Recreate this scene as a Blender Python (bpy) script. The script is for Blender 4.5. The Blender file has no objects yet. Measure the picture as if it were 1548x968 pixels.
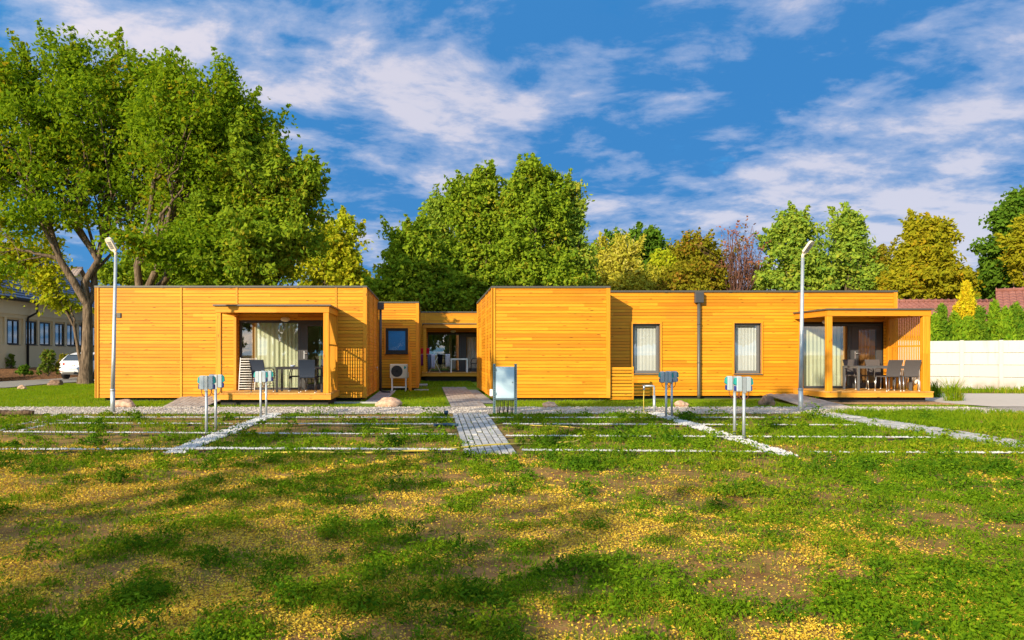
import bpy, math, random
import numpy as np
from mathutils import Vector, Matrix
random.seed(7)
R = math.radians
C = bpy.context.scene.collection
F, CX, HZ, EYE = 1100.0, 650.0, 537.0, 1.37     # focal length and optical axis in photo pixels, eye height

def at(px, py, D):
    return ((px - CX) / F * D, D, EYE + (HZ - py) / F * D)
def gx(px, D):
    return (px - CX) / F * D
def gd(py):
    return F * EYE / (py - HZ)

# ------------------------------------------------------------------ mesh helpers
class MB:
    def __init__(s):
        s.v, s.f, s.m, s.sm = [], [], [], []
    def add(s, vs, fs, mi=0, smooth=False):
        b = len(s.v)
        s.v.extend(vs)
        for f in fs:
            s.f.append(tuple(b + i for i in f)); s.m.append(mi); s.sm.append(smooth)
        return s
    def box(s, x0, x1, y0, y1, z0, z1, mi=0):
        v = [(x0,y0,z0),(x1,y0,z0),(x1,y1,z0),(x0,y1,z0),(x0,y0,z1),(x1,y0,z1),(x1,y1,z1),(x0,y1,z1)]
        return s.add(v, [(0,3,2,1),(4,5,6,7),(0,1,5,4),(1,2,6,5),(2,3,7,6),(3,0,4,7)], mi)
    def cbox(s, x0, x1, y0, y1, z0, z1, c=.01, mi=0):
        """box with chamfered edges"""
        def ring(z, i):
            return [(x0+c+i,y0+i,z),(x1-c-i,y0+i,z),(x1-i,y0+c+i,z),(x1-i,y1-c-i,z),(x1-c-i,y1-i,z),(x0+c+i,y1-i,z),(x0+i,y1-c-i,z),(x0+i,y0+c+i,z)]
        rs = [ring(z0, c*.9), ring(z0+c, 0), ring(z1-c, 0), ring(z1, c*.9)]
        v = [p for r in rs for p in r]
        f = [tuple(range(7,-1,-1)), tuple(range(24,32))]
        for k in range(3):
            for i in range(8):
                j = (i+1) % 8
                f.append((k*8+i, k*8+j, k*8+8+j, k*8+8+i))
        return s.add(v, f, mi)
    def obox(s, c, ux, uy, uz, mi=0):
        """oriented box: centre and three half vectors"""
        c, ux, uy, uz = map(Vector, (c, ux, uy, uz))
        v = [tuple(c + a*ux + b*uy + d*uz) for d in (-1,1) for a,b in ((-1,-1),(1,-1),(1,1),(-1,1))]
        return s.add(v, [(0,3,2,1),(4,5,6,7),(0,1,5,4),(1,2,6,5),(2,3,7,6),(3,0,4,7)], mi)
    def bar(s, a, b, w, h=None, mi=0):
        a, b = Vector(a), Vector(b); d = b - a
        t = Vector((0,0,1)) if abs(d.normalized().z) < .95 else Vector((0,1,0))
        u = d.cross(t).normalized(); w2 = u.cross(d).normalized()
        return s.obox((a+b)/2, d/2, u*(w/2), w2*((h or w)/2), mi)
    def tube(s, pts, r, n=8, mi=0, cap=True):
        pts = [Vector(p) for p in pts]
        rs = r if isinstance(r, (list, tuple)) else [r]*len(pts)
        vs, fs = [], []
        prev = None
        for i, p in enumerate(pts):
            d = (pts[min(i+1,len(pts)-1)] - pts[max(i-1,0)]).normalized()
            if prev is None:
                t = Vector((0,0,1)) if abs(d.z) < .9 else Vector((1,0,0))
                u = d.cross(t).normalized()
            else:
                u = (prev - d*prev.dot(d)).normalized()
            prev = u
            w = d.cross(u)
            for k in range(n):
                a = 2*math.pi*k/n
                vs.append(tuple(p + (u*math.cos(a) + w*math.sin(a))*rs[i]))
        for i in range(len(pts)-1):
            for k in range(n):
                k2 = (k+1) % n
                fs.append((i*n+k, i*n+k2, (i+1)*n+k2, (i+1)*n+k))
        s.add(vs, fs, mi, True)
        if cap:
            b = len(vs) - n
            o = len(s.v) - len(vs)
            s.f.append(tuple(o+i for i in range(n-1,-1,-1))); s.m.append(mi); s.sm.append(False)
            s.f.append(tuple(o+b+i for i in range(n))); s.m.append(mi); s.sm.append(False)
        return s
    def prism(s, poly, z0, z1, mi=0):
        n = len(poly)
        v = [(x,y,z0) for x,y in poly] + [(x,y,z1) for x,y in poly]
        f = [tuple(range(n-1,-1,-1)), tuple(range(n,2*n))]
        f += [(i,(i+1)%n,n+(i+1)%n,n+i) for i in range(n)]
        return s.add(v, f, mi)
    def sheet(s, poly, z=0, mi=0):
        return s.add([(p[0],p[1],p[2] if len(p) > 2 else z) for p in poly], [tuple(range(len(poly)))], mi)
    def build(s, name, mats, parent=None):
        if not isinstance(mats, (list, tuple)): mats = [mats]
        me = bpy.data.meshes.new(name)
        o = bpy.data.objects.new(name, me); C.objects.link(o)
        off = Vector((0,0,0))
        p = parent
        while p is not None:
            off += Vector(p.location); p = p.parent
        me.from_pydata([(x-off.x,y-off.y,z-off.z) for x,y,z in s.v], [], s.f)
        for m in mats: me.materials.append(m)
        me.polygons.foreach_set('material_index', s.m)
        me.polygons.foreach_set('use_smooth', s.sm)
        me.update()
        if parent is not None: o.parent = parent
        return o

def np_obj(name, verts, faces, mats, parent=None, smooth=False, mi=None):
    """fast mesh from arrays; faces (M,k)"""
    verts = np.asarray(verts, dtype=np.float32); faces = np.asarray(faces, dtype=np.int32)
    me = bpy.data.meshes.new(name)
    k = faces.shape[1]; M = len(faces)
    off = Vector((0,0,0)); p = parent
    while p is not None:
        off += Vector(p.location); p = p.parent
    verts = verts - np.array(off, dtype=np.float32)
    me.vertices.add(len(verts)); me.vertices.foreach_set('co', verts.ravel())
    me.loops.add(M*k); me.loops.foreach_set('vertex_index', faces.ravel())
    me.polygons.add(M)
    me.polygons.foreach_set('loop_start', np.arange(M, dtype=np.int32)*k)
    me.polygons.foreach_set('loop_total', np.full(M, k, dtype=np.int32))
    if not isinstance(mats, (list, tuple)): mats = [mats]
    for m in mats: me.materials.append(m)
    if mi is not None: me.polygons.foreach_set('material_index', np.asarray(mi, dtype=np.int32))
    me.polygons.foreach_set('use_smooth', np.full(M, smooth, dtype=bool))
    me.update(calc_edges=True)
    o = bpy.data.objects.new(name, me); C.objects.link(o)
    if parent is not None: o.parent = parent
    return o

def tag(o, label=None, cat=None, group=None, kind=None):
    if label: o['label'] = label
    if cat: o['category'] = cat
    if group: o['group'] = group
    if kind: o['kind'] = kind
    return o
def thing(name, label, cat, loc=(0,0,0), group=None):
    o = bpy.data.objects.new(name, None); C.objects.link(o)
    o.location = loc; o.empty_display_size = .2
    return tag(o, label, cat, group)
def copy_tree(o, parent=None):
    c = o.copy(); C.objects.link(c)
    if parent is not None: c.parent = parent
    for ch in list(o.children): copy_tree(ch, c)
    return c
def struct(name, mb, m):
    o = mb.build(name, m); o['kind'] = 'structure'; return o

# ------------------------------------------------------------------ noise on arrays
class VN:
    def __init__(s, seed): s.t = np.random.RandomState(seed).rand(256,256)
    def __call__(s, x, y):
        xi, yi = np.floor(x).astype(int), np.floor(y).astype(int)
        fx, fy = x-xi, y-yi
        fx, fy = fx*fx*(3-2*fx), fy*fy*(3-2*fy)
        g = lambda a,b: s.t[a % 256, b % 256]
        return (g(xi,yi)*(1-fx)+g(xi+1,yi)*fx)*(1-fy) + (g(xi,yi+1)*(1-fx)+g(xi+1,yi+1)*fx)*fy
    def fbm(s, x, y, sc=1, o=4):
        v, a, t = 0, .5, 0
        for _ in range(o):
            v = v + a*s(x*sc, y*sc); t += a; a *= .5; sc *= 2.1
        return v/t
def sstep(a, b, x):
    t = np.clip((x-a)/(b-a), 0, 1); return t*t*(3-2*t)

# ------------------------------------------------------------------ materials
def newmat(name):
    m = bpy.data.materials.new(name); m.use_nodes = True
    nt = m.node_tree; nt.nodes.clear()
    return m, nt
class NB:
    """tiny node builder"""
    def __init__(s, nt): s.nt = nt
    def n(s, typ, ins=None, **kw):
        nd = s.nt.nodes.new(typ)
        for k, v in kw.items(): setattr(nd, k, v)
        for k, v in (ins or {}).items():
            sock = nd.inputs[k]
            if isinstance(v, bpy.types.NodeSocket): s.nt.links.new(v, sock)
            else: sock.default_value = v
        return nd
    def math(s, op, a, b=0.0, clamp=False):
        return s.n('ShaderNodeMath', {0:a, 1:b}, operation=op, use_clamp=clamp).outputs[0]
    def mix(s, f, a, b, mode='MIX'):
        nd = s.n('ShaderNodeMix', data_type='RGBA', blend_type=mode)
        for i, v in ((0,f),(6,a),(7,b)):
            if isinstance(v, bpy.types.NodeSocket): s.nt.links.new(v, nd.inputs[i])
            else: nd.inputs[i].default_value = (v if i == 0 else (tuple(v)+(1,))[:4])
        return nd.outputs[2]
    def ramp(s, f, a, b, v0=0.0, v1=1.0):
        return s.n('ShaderNodeMapRange', {0:f,1:a,2:b,3:v0,4:v1}, interpolation_type='SMOOTHSTEP').outputs[0]
    def noise(s, vec, scale, detail=3, rough=.55, dist=0.0):
        return s.n('ShaderNodeTexNoise', {'Vector':vec,'Scale':scale,'Detail':detail,'Roughness':rough,'Distortion':dist}).outputs[0]
    def scale(s, vec, sc):
        return s.n('ShaderNodeVectorMath', {0:vec,1:sc}, operation='MULTIPLY').outputs[0]
    def bump(s, h, strength=.3, dist=.02):
        return s.n('ShaderNodeBump', {'Height':h,'Strength':strength,'Distance':dist}).outputs[0]
    def out(s, sh): s.n('ShaderNodeOutputMaterial', {'Surface':sh})
    def bsdf(s, col, rough=.6, normal=None, metal=0.0, spec=.4):
        d = {'Base Color': col if isinstance(col, bpy.types.NodeSocket) else (tuple(col)+(1,))[:4], 'Roughness':rough, 'Metallic':metal, 'Specular IOR Level':spec}
        if normal is not None: d['Normal'] = normal
        return s.n('ShaderNodeBsdfPrincipled', d).outputs[0]

def plain(name, col, rough=.6, metal=0.0, var=.18, nscale=6.0, bump=0.0, bscale=60.0, spec=.4):
    m, nt = newmat(name); b = NB(nt)
    pos = b.n('ShaderNodeTexCoord').outputs['Object']
    nz = b.noise(pos, nscale, 5, .6)
    c = b.mix(nz, tuple(x*(1-var) for x in col), tuple(min(1,x*(1+var)) for x in col))
    nrm = None
    if bump: nrm = b.bump(b.noise(pos, bscale, 4), bump, .01)
    b.out(b.bsdf(c, rough, nrm, metal, spec)); return m

def wood(name, base, deep, light, axis='z', pitch=.1, z0=0.0, rough=.55):
    """larch cladding; axis = across-board axis"""
    m, nt = newmat(name); b = NB(nt)
    pos = b.n('ShaderNodeNewGeometry').outputs['Position']
    sep = b.n('ShaderNodeSeparateXYZ', {0:pos})
    X, Y, Z = sep.outputs
    if axis == 'z':
        across, run = Z, b.math('ADD', X, Y)
        g = (1.3,1.3,55.0); kv = (2.0,2.0,11.0)
    elif axis == 'x':      # boards side by side in x (running in y)
        across, run = X, Y
        g = (55.0,1.3,10.0); kv = (11.0,2.0,2.0)
    else:                  # vertical posts: grain in z
        across, run = b.math('ADD', X, Y), Z
        g = (40.0,40.0,1.3); kv = (9.0,9.0,2.0)
    bi = b.math('FLOOR', b.math('DIVIDE', b.math('SUBTRACT', across, z0), pitch))
    off = b.n('ShaderNodeTexWhiteNoise', {'W':bi}, noise_dimensions='1D').outputs[0]
    ri = b.math('FLOOR', b.math('DIVIDE', b.math('ADD', run, b.math('MULTIPLY', off, 9.0)), 3.1))
    comb = b.n('ShaderNodeCombineXYZ', {0:bi,1:ri,2:3.0}).outputs[0]
    rnd = b.n('ShaderNodeTexWhiteNoise', {'Vector':comb}, noise_dimensions='3D')
    r1 = rnd.outputs['Value']
    r2 = b.n('ShaderNodeSeparateColor', {0:rnd.outputs['Color']}).outputs[1]
    shiftv = b.n('ShaderNodeVectorMath', {0:b.scale(pos, g), 1:b.n('ShaderNodeCombineXYZ', {0:b.math('MULTIPLY', r1, 37.0),1:b.math('MULTIPLY', r2, 19.0),2:b.math('MULTIPLY', bi, 7.3)}).outputs[0]}, operation='ADD').outputs[0]
    grain = b.noise(shiftv, 1.0, 5, .6, .4)
    c = b.mix(b.ramp(r1, 0, 1, 0, 1), base, light)
    c = b.mix(b.ramp(r2, .72, 1.0, 0, .55), c, deep)
    c = b.mix(b.ramp(grain, .42, .72, 0, .7), c, deep)
    big = b.noise(pos, .55, 3)
    c = b.mix(b.ramp(big, .45, .75, 0, .35), c, deep)
    vor = b.n('ShaderNodeTexVoronoi', {'Vector':b.scale(pos, kv),'Scale':1.0,'Randomness':1.0}, feature='F1').outputs['Distance']
    c = b.mix(b.ramp(vor, .06, .14, .85, 0), c, tuple(x*.3 for x in deep))
    r3 = b.n('ShaderNodeSeparateColor', {0:rnd.outputs['Color']}).outputs[2]
    c = b.mix(b.ramp(r3, .80, 1.0, 0, .35), c, tuple(min(1,x*1.12+.02) for x in light))
    nrm = b.bump(grain, .25, .004)
    b.out(b.bsdf(c, rough, nrm, 0, .3)); return m

def leafmat(name, c0, c1, c2=None, trans=.35, amt2=.25, spec=.0):
    m, nt = newmat(name); b = NB(nt)
    rnd = b.n('ShaderNodeNewGeometry').outputs['Random Per Island']
    pos = b.n('ShaderNodeNewGeometry').outputs['Position']
    c = b.mix(rnd, c0, c1)
    if c2:
        nz = b.noise(pos, .45, 3)
        h = b.math('FRACT', b.math('MULTIPLY', rnd, 17.31))
        f = b.math('MULTIPLY', b.ramp(nz, .42, .7), b.ramp(h, 1-amt2*2, 1-amt2*.6))
        c = b.mix(f, c, c2)
    d = b.n('ShaderNodeBsdfDiffuse', {'Color':c,'Roughness':.5}).outputs[0]
    t = b.n('ShaderNodeBsdfTranslucent', {'Color':b.mix(1.0, c, (1.25,1.15,.55), 'MULTIPLY')}).outputs[0]
    sh = b.n('ShaderNodeMixShader', {0:trans,1:d,2:t}).outputs[0]
    b.out(sh); return m

def glassmat(name, tint=(.9,.95,.93), refl=1.0):
    m, nt = newmat(name); b = NB(nt)
    fc = b.n('ShaderNodeLayerWeight', {'Blend':.5}).outputs['Facing']
    fr = b.math('POWER', fc, 4.0)
    g = b.n('ShaderNodeBsdfGlossy', {'Color':(1,1,1,1),'Roughness':.01}).outputs[0]
    t = b.n('ShaderNodeBsdfTransparent', {'Color':tint+(1,)}).outputs[0]
    f = b.math('ADD', b.math('MULTIPLY', fr, .9), .10*refl, True)
    b.out(b.n('ShaderNodeMixShader', {0:f,1:t,2:g}).outputs[0]); return m

def barkmat(name, c0, c1):
    m, nt = newmat(name); b = NB(nt)
    pos = b.n('ShaderNodeTexCoord').outputs['Object']
    n1 = b.noise(b.scale(pos, (14,14,2.2)), 1.0, 6, .65, .6)
    c = b.mix(b.ramp(n1, .35, .68), c0, c1)
    c = b.mix(b.ramp(b.noise(pos, 1.4, 3), .5, .75, 0, .5), c, tuple(x*1.5 for x in c1))
    b.out(b.bsdf(c, .9, b.bump(n1, .9, .05), 0, .1)); return m

M = {}
M['clad'] = wood('larch_cladding', (.63,.250,.006), (.46,.145,.005), (.68,.325,.012))
M['post'] = wood('larch_post', (.62,.250,.009), (.48,.15,.008), (.66,.30,.014), 'v', .6)
M['deck'] = wood('deck_board', (.62,.30,.055), (.42,.17,.03), (.68,.38,.10), 'x', .14)
M['deckface'] = wood('deck_fascia', (.66,.29,.022), (.48,.18,.015), (.72,.36,.04), 'z', .2)
M['membrane'] = plain('dark_membrane', (.02,.014,.008), .9)
M['coping'] = plain('grey_coping_metal', (.10,.095,.08), .45, .3)
M['plinth'] = plain('dark_plinth', (.035,.033,.032), .85)
M['anthr'] = plain('anthracite_frame', (.055,.057,.062), .4, 0, .1)
M['winframe'] = plain('grey_window_frame', (.13,.13,.135), .4, 0, .1)
M['glass'] = glassmat('window_glass', (.97,.985,.98))
M['glass_office'] = glassmat('office_glass', (.75,.82,.8), 2.2)
M['interior'] = plain('room_plaster', (.38,.33,.27), .9)
M['intfloor'] = plain('room_floor', (.22,.14,.08), .6)
M['black'] = plain('black_plastic', (.012,.012,.014), .5)
M['alu'] = plain('brushed_aluminium', (.55,.57,.6), .35, .9)
M['galv'] = plain('galvanised_steel', (.42,.46,.48), .5, .55, .22, 12)
M['galvd'] = plain('weathered_steel', (.14,.22,.25), .55, .35, .3, 9)
M['white'] = plain('white_enamel', (.78,.78,.76), .45)
M['offwhite'] = plain('cream_plastic', (.70,.62,.48), .5)
M['teal'] = plain('teal_socket', (.01,.28,.26), .45)
M['blue'] = plain('blue_socket', (.01,.03,.22), .45)
M['housing'] = plain('pale_grey_housing', (.33,.39,.43), .5)
M['board'] = plain('pale_blue_board', (.50,.66,.75), .5, 0, .06, 2)
M['redcable'] = plain('brown_cable', (.16,.04,.02), .6)
M['bluepane'] = plain('blue_blind', (.012,.16,.42), .6)
M['rattan_blue'] = plain('navy_weave', (.012,.022,.045), .6, 0, .3, 60, .5, 160)
M['rattan_grey'] = plain('grey_weave', (.085,.075,.075), .65, 0, .3, 60, .5, 160)
M['tabledark'] = plain('table_metal', (.022,.022,.026), .4)
M['tablegrey'] = plain('grey_table_metal', (.10,.10,.105), .4)
M['hose'] = plain('yellow_hose', (.55,.42,.06), .5)
M['pipe'] = plain('dark_blue_pipe', (.02,.06,.11), .5)
def curtain_mat(name, col, tr=.35):
    m, nt = newmat(name); b = NB(nt)
    d = b.n('ShaderNodeBsdfDiffuse', {'Color':col+(1,)}).outputs[0]
    t = b.n('ShaderNodeBsdfTranslucent', {'Color':col+(1,)}).outputs[0]
    b.out(b.n('ShaderNodeMixShader', {0:tr,1:d,2:t}).outputs[0]); return m
M['cur_green'] = curtain_mat('pale_green_curtain', (.74,.79,.58))
M['cur_beige'] = curtain_mat('beige_curtain', (.62,.46,.24))
M['cur_white'] = curtain_mat('white_net_curtain', (.86,.87,.86))
M['cur_brown'] = curtain_mat('brown_curtain', (.24,.12,.045))
M['cur_dark'] = curtain_mat('dark_green_curtain', (.16,.24,.15))
def clothm(name, col): return curtain_mat(name, col, .2)

# ------------------------------------------------------------------ world, sun, camera
EXPO = 0.78
sun_to = Vector((-.95,-1.13,.55)).normalized()      # towards the sun
el = math.asin(sun_to.z); az = math.atan2(sun_to.x, sun_to.y)
w = bpy.data.worlds.new('World'); bpy.context.scene.world = w; w.use_nodes = True
nt = w.node_tree; nt.nodes.clear(); b = NB(nt)
sky = b.n('ShaderNodeTexSky'); sky.sky_type = 'NISHITA'; sky.sun_disc = False
sky.sun_elevation = el; sky.sun_rotation = az % (2*math.pi); sky.air_density = 1.0; sky.dust_density = .3; sky.ozone_density = 2.5
STR = .1
skyc = b.n('ShaderNodeHueSaturation', {'Saturation':1.45,'Value':.85,'Color':sky.outputs[0]}).outputs[0]
dirv = b.n('ShaderNodeTexCoord').outputs['Generated']
sp = b.n('ShaderNodeSeparateXYZ', {0:dirv})
zc = b.math('ADD', b.math('MAXIMUM', sp.outputs[2], .0), .20)
pv = b.n('ShaderNodeCombineXYZ', {0:b.math('DIVIDE', sp.outputs[0], zc),1:b.math('DIVIDE', b.math('MULTIPLY', sp.outputs[1], 1.25), zc),2:0.0}).outputs[0]
pv = b.n('ShaderNodeVectorMath', {0:pv,1:(12.3,8.8,0)}, operation='ADD').outputs[0]
n1 = b.noise(pv, 1.5, 10, .58, .25)
n1b = b.noise(b.n('ShaderNodeVectorMath', {0:pv,1:(-.10,.07,0)}, operation='ADD').outputs[0], 1.5, 10, .58, .25)
n2 = b.noise(pv, 4.6, 10, .62, .3)
n3 = b.noise(b.n('ShaderNodeVectorMath', {0:pv,1:(7.7,3.3,0)}, operation='ADD').outputs[0], .95, 4, .5, .3)
cover = b.ramp(b.math('ADD', n1, b.ramp(sp.outputs[2], .34, .16, 0, .07)), .24, .37)
edge = b.math('MULTIPLY', b.math('SUBTRACT', n1, n1b), 3.2)
lit = b.math('ADD', edge, b.math('MULTIPLY', b.math('SUBTRACT', n2, .5), 1.7))
lit = b.math('ADD', lit, b.math('MULTIPLY', b.math('SUBTRACT', n3, .5), 2.4))
lit = b.math('ADD', lit, .46)
k = 1.0/STR/(2**EXPO)
cdark = tuple(x*k for x in (.050,.235,.58))
cmid = tuple(x*k for x in (.27,.40,.68))
cw = tuple(x*k for x in (.68,.67,.79))
cc = b.mix(b.ramp(lit, .14, .60), cdark, cmid)
cc = b.mix(b.ramp(lit, .50, 1.0), cc, cw)
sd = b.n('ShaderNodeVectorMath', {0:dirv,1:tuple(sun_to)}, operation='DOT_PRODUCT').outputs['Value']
sun_side_fill = b.math('POWER', b.math('ADD', b.math('MULTIPLY', sd, .5), .5, True), 3.0)
cc = b.mix(1.0, cc, b.mix(sun_side_fill, (1,1,1), (5.5,4.4,2.9)), 'MULTIPLY')        # added fill: clouds towards the sun boosted and warmed, unseen behind the camera
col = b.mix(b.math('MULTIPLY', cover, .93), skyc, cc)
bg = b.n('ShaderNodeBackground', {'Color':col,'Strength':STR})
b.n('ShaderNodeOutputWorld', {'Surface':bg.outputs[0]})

sl = bpy.data.lights.new('sun', 'SUN'); sl.energy = 4.6; sl.angle = R(.5); sl.color = (1.0,.83,.58)
so = bpy.data.objects.new('sun', sl); C.objects.link(so)
so.rotation_euler = sun_to.to_track_quat('Z','Y').to_euler(); so.location = (-20,-25,30)

cam = bpy.data.cameras.new('camera'); co = bpy.data.objects.new('camera', cam); C.objects.link(co)
co.location = (0,0,EYE); co.rotation_euler = (R(90),0,0)
cam.sensor_width = 36; cam.sensor_fit = 'HORIZONTAL'; cam.lens = F/1548*36
cam.shift_x = (774-CX)/1548; cam.shift_y = (HZ-484)/1548
cam.clip_start = .1; cam.clip_end = 6000
sc = bpy.context.scene; sc.camera = co
sc.view_settings.view_transform = 'Standard'; sc.view_settings.look = 'None'
sc.view_settings.gamma = 1; sc.view_settings.exposure = EXPO; sc.view_settings.use_curve_mapping = False
try:
    sc.cycles.max_bounces = 6; sc.cycles.transparent_max_bounces = 8
    sc.cycles.use_denoising = True; sc.cycles.denoiser = 'OPENIMAGEDENOISE'; sc.cycles.denoising_input_passes = 'RGB_ALBEDO_NORMAL'; sc.cycles.denoising_prefilter = 'ACCURATE'; sc.cycles.use_adaptive_sampling = False; sc.cycles.sample_clamp_indirect = 6.0
except Exception: pass

# ------------------------------------------------------------------ ground cover fields
vn1, vn2, vn3, vn4 = VN(1), VN(2), VN(3), VN(4)
WHITE_LINES = []   # (x0,d0,x1,d1,half width)
def on_path(x, y):
    p = ((x > .45) & (x < 1.32) & (y > 10.0) & (y < 17))
    p |= (y > 16.75) & (y < 19.1)
    p |= (np.abs(x+3.55) < .17) & (y > 10.2) & (y < 16.8)
    p |= (np.abs(x-(4.83+(y-9.85)*.058)) < .17) & (y > 9.8) & (y < 17)
    p |= (x > 8.5+(y-12)*.03) & (x < 9.35+(y-12)*.05) & (y > 8) & (y < 17)
    return p
def green(x, y):
    g = .34*vn1.fbm(x+40, y*1.1+40, .6, 3) + .66*vn2.fbm(x+9, y*1.2+9, 3.0, 4)
    bias = -.014+.045*np.tanh((x-.6)/1.6) + np.where(y > 8.6, .055, 0.0) + .02*(y < 5)
    return sstep(.43, .62, g + bias)
def litter(x, y):
    l = .5*vn3.fbm(x+20, y+70, .7, 4) + .5*vn4.fbm(x, y, 3.0, 4)
    bias = -.015-.085*np.tanh((x-.5)/1.8) - np.where(y > 9.8, .10, 0.0)
    return sstep(.38, .60, l + bias)

def grid_axis(parts):
    a = []
    for p in parts: a += list(p)
    return np.array(sorted(set(np.round(a, 4))))
xs = grid_axis([[-3000,-900,-300,-120,-60,-35,-24], np.arange(-17,17.01,.13), [24,35,60,120,300,900,3000]])
ys = grid_axis([[-3000,-600,-150,-60,-25,-8], np.arange(1.5,17.0,.12), [19,24,30,40,60,100,200,500,1200,3500]])
GX, GY = np.meshgrid(xs, ys)
near = (np.abs(GX) < 17.1) & (GY > 1) & (GY < 17.1)
und = (vn2.fbm(GX+5, GY+5, .8, 3)-.5)*.09 + (vn1.fbm(GX, GY, 3.1, 2)-.5)*.03
und = und*sstep(9.6, 8.6, GY)*near
def ground_z(x, y):
    u = (vn2.fbm(x+5, y+5, .8, 3)-.5)*.09 + (vn1.fbm(x, y, 3.1, 2)-.5)*.03
    return u*sstep(9.6, 8.6, y)
V = np.stack([GX.ravel(), GY.ravel(), und.ravel()], 1)
nx, ny = len(xs), len(ys)
ii = (np.arange(ny-1)[:,None]*nx + np.arange(nx-1)[None,:]).ravel()
Fq = np.stack([ii, ii+1, ii+nx+1, ii+nx], 1)
m, nt = newmat('weedy_soil'); b = NB(nt)
pos = b.n('ShaderNodeNewGeometry').outputs['Position']
ga = b.n('ShaderNodeAttribute', attribute_name='green').outputs['Fac']
la = b.n('ShaderNodeAttribute', attribute_name='litter').outputs['Fac']
nz = b.noise(pos, 5, 6, .65); nf = b.noise(pos, 55, 4, .6)
soil = b.mix(b.ramp(nz, .3, .7), (.17,.078,.028), (.34,.175,.066))
soil = b.mix(b.ramp(nf, .5, .75, 0, .5), soil, (.07,.035,.018))
gcol = b.mix(b.noise(pos, 22, 5, .7), (.03,.065,.008), (.12,.17,.02))
soil = b.mix(b.ramp(b.noise(pos, 9, 6, .7), .42, .66, 0, .55), soil, (.17,.19,.022))
gf = b.math('MULTIPLY', ga, b.ramp(b.noise(pos, 16, 6, .7), .40, .58), True)
c = b.mix(b.math('MULTIPLY', gf, .8), soil, gcol)
vo = b.n('ShaderNodeTexVoronoi', {'Vector':pos,'Scale':48.0,'Randomness':1.0})
pr = b.n('ShaderNodeSeparateColor', {0:vo.outputs['Color']}).outputs[0]
pm = b.math('MULTIPLY', b.math('LESS_THAN', pr, b.math('MULTIPLY', la, .55)), b.math('LESS_THAN', vo.outputs['Distance'], .42))
c = b.mix(pm, c, (.55,.36,.055))
h = b.math('ADD', b.math('MULTIPLY', nf, .4), b.math('ADD', nz, b.math('MULTIPLY', pm, .15)))
b.out(b.bsdf(c, .95, b.bump(h, .55, .03), 0, .1)); M['ground'] = m
g = np_obj('ground', V, Fq, m, None, True); g['kind'] = 'structure'
for nm, fn in (('green', green), ('litter', litter)):
    at_ = g.data.attributes.new(nm, 'FLOAT', 'POINT')
    val = np.where(near, fn(GX, GY), .6 if nm == 'green' else 0.0).ravel().astype(np.float32)
    at_.data.foreach_set('value', val)

# ---- lawn, paths, road (thin sheets a few mm above each other)
def lawnmat():
    m, nt = newmat('mown_lawn'); b = NB(nt)
    pos = b.n('ShaderNodeNewGeometry').outputs['Position']
    n1 = b.noise(pos, 1.3, 4); n2 = b.noise(pos, 45, 4, .7)
    c = b.mix(n2, (.075,.15,.006), (.21,.31,.016))
    c = b.mix(b.ramp(n1, .45, .7, 0, .55), c, (.19,.20,.03))
    b.out(b.bsdf(c, .9, b.bump(n2, .6, .03), 0, .1)); return m
M['lawn'] = lawnmat()
lw = MB()
lw.sheet([(-40,19.05),(16,19.05),(16,28.0),(-40,28.0)], .006)
lw.sheet([(-17.6,28.0),(16,28.0),(16,31.5,.12),(-16.9,31.5,.02)], .006)
lw.sheet([(-16.9,31.5,.02),(16,31.5,.12),(16,40,.22),(-16.5,40,.05)], .006)
struct('lawn', lw, M['lawn'])
def gravelmat(name, a, bcol, dark, sc=28):
    m, nt = newmat(name); b = NB(nt)
    pos = b.n('ShaderNodeNewGeometry').outputs['Position']
    vo = b.n('ShaderNodeTexVoronoi', {'Vector':pos,'Scale':sc,'Randomness':1.0})
    r = b.n('ShaderNodeSeparateColor', {0:vo.outputs['Color']}).outputs[0]
    c = b.mix(r, a, bcol)
    c = b.mix(b.ramp(vo.outputs['Distance'], .38, .7, 0, .85), c, dark)
    c = b.mix(b.ramp(b.noise(pos, 1.1, 4), .5, .72, 0, .45), c, dark)
    hh = b.math('SUBTRACT', 1.0, vo.outputs['Distance'])
    b.out(b.bsdf(c, .9, b.bump(hh, .8, .02), 0, .15)); return m
M['gravel'] = gravelmat('pale_gravel', (.36,.31,.26), (.60,.53,.47), (.21,.17,.12))
M['whitestone'] = gravelmat('white_stone_bed', (.34,.34,.35), (.48,.47,.46), (.19,.17,.15), 22)
M['stone'] = plain('white_pebble', (.43,.43,.43), .8, 0, .2, 3)
M['greystone'] = plain('gravel_pebble', (.47,.42,.37), .85, 0, .2, 3)
gp = MB()
n = 60
top = [(-30+i*46/n, 19.05+.10*math.sin(i*1.7)+.05*math.sin(i*.6), .012) for i in range(n+1)]
bot = [(-30+i*46/n, 16.85+.13*math.sin(i*1.3+1)+.06*math.sin(i*2.9), .012) for i in range(n+1)]
for i in range(n): gp.sheet([bot[i], bot[i+1], top[i+1], top[i]])
struct('gravel_path', gp, M['gravel'])

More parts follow.
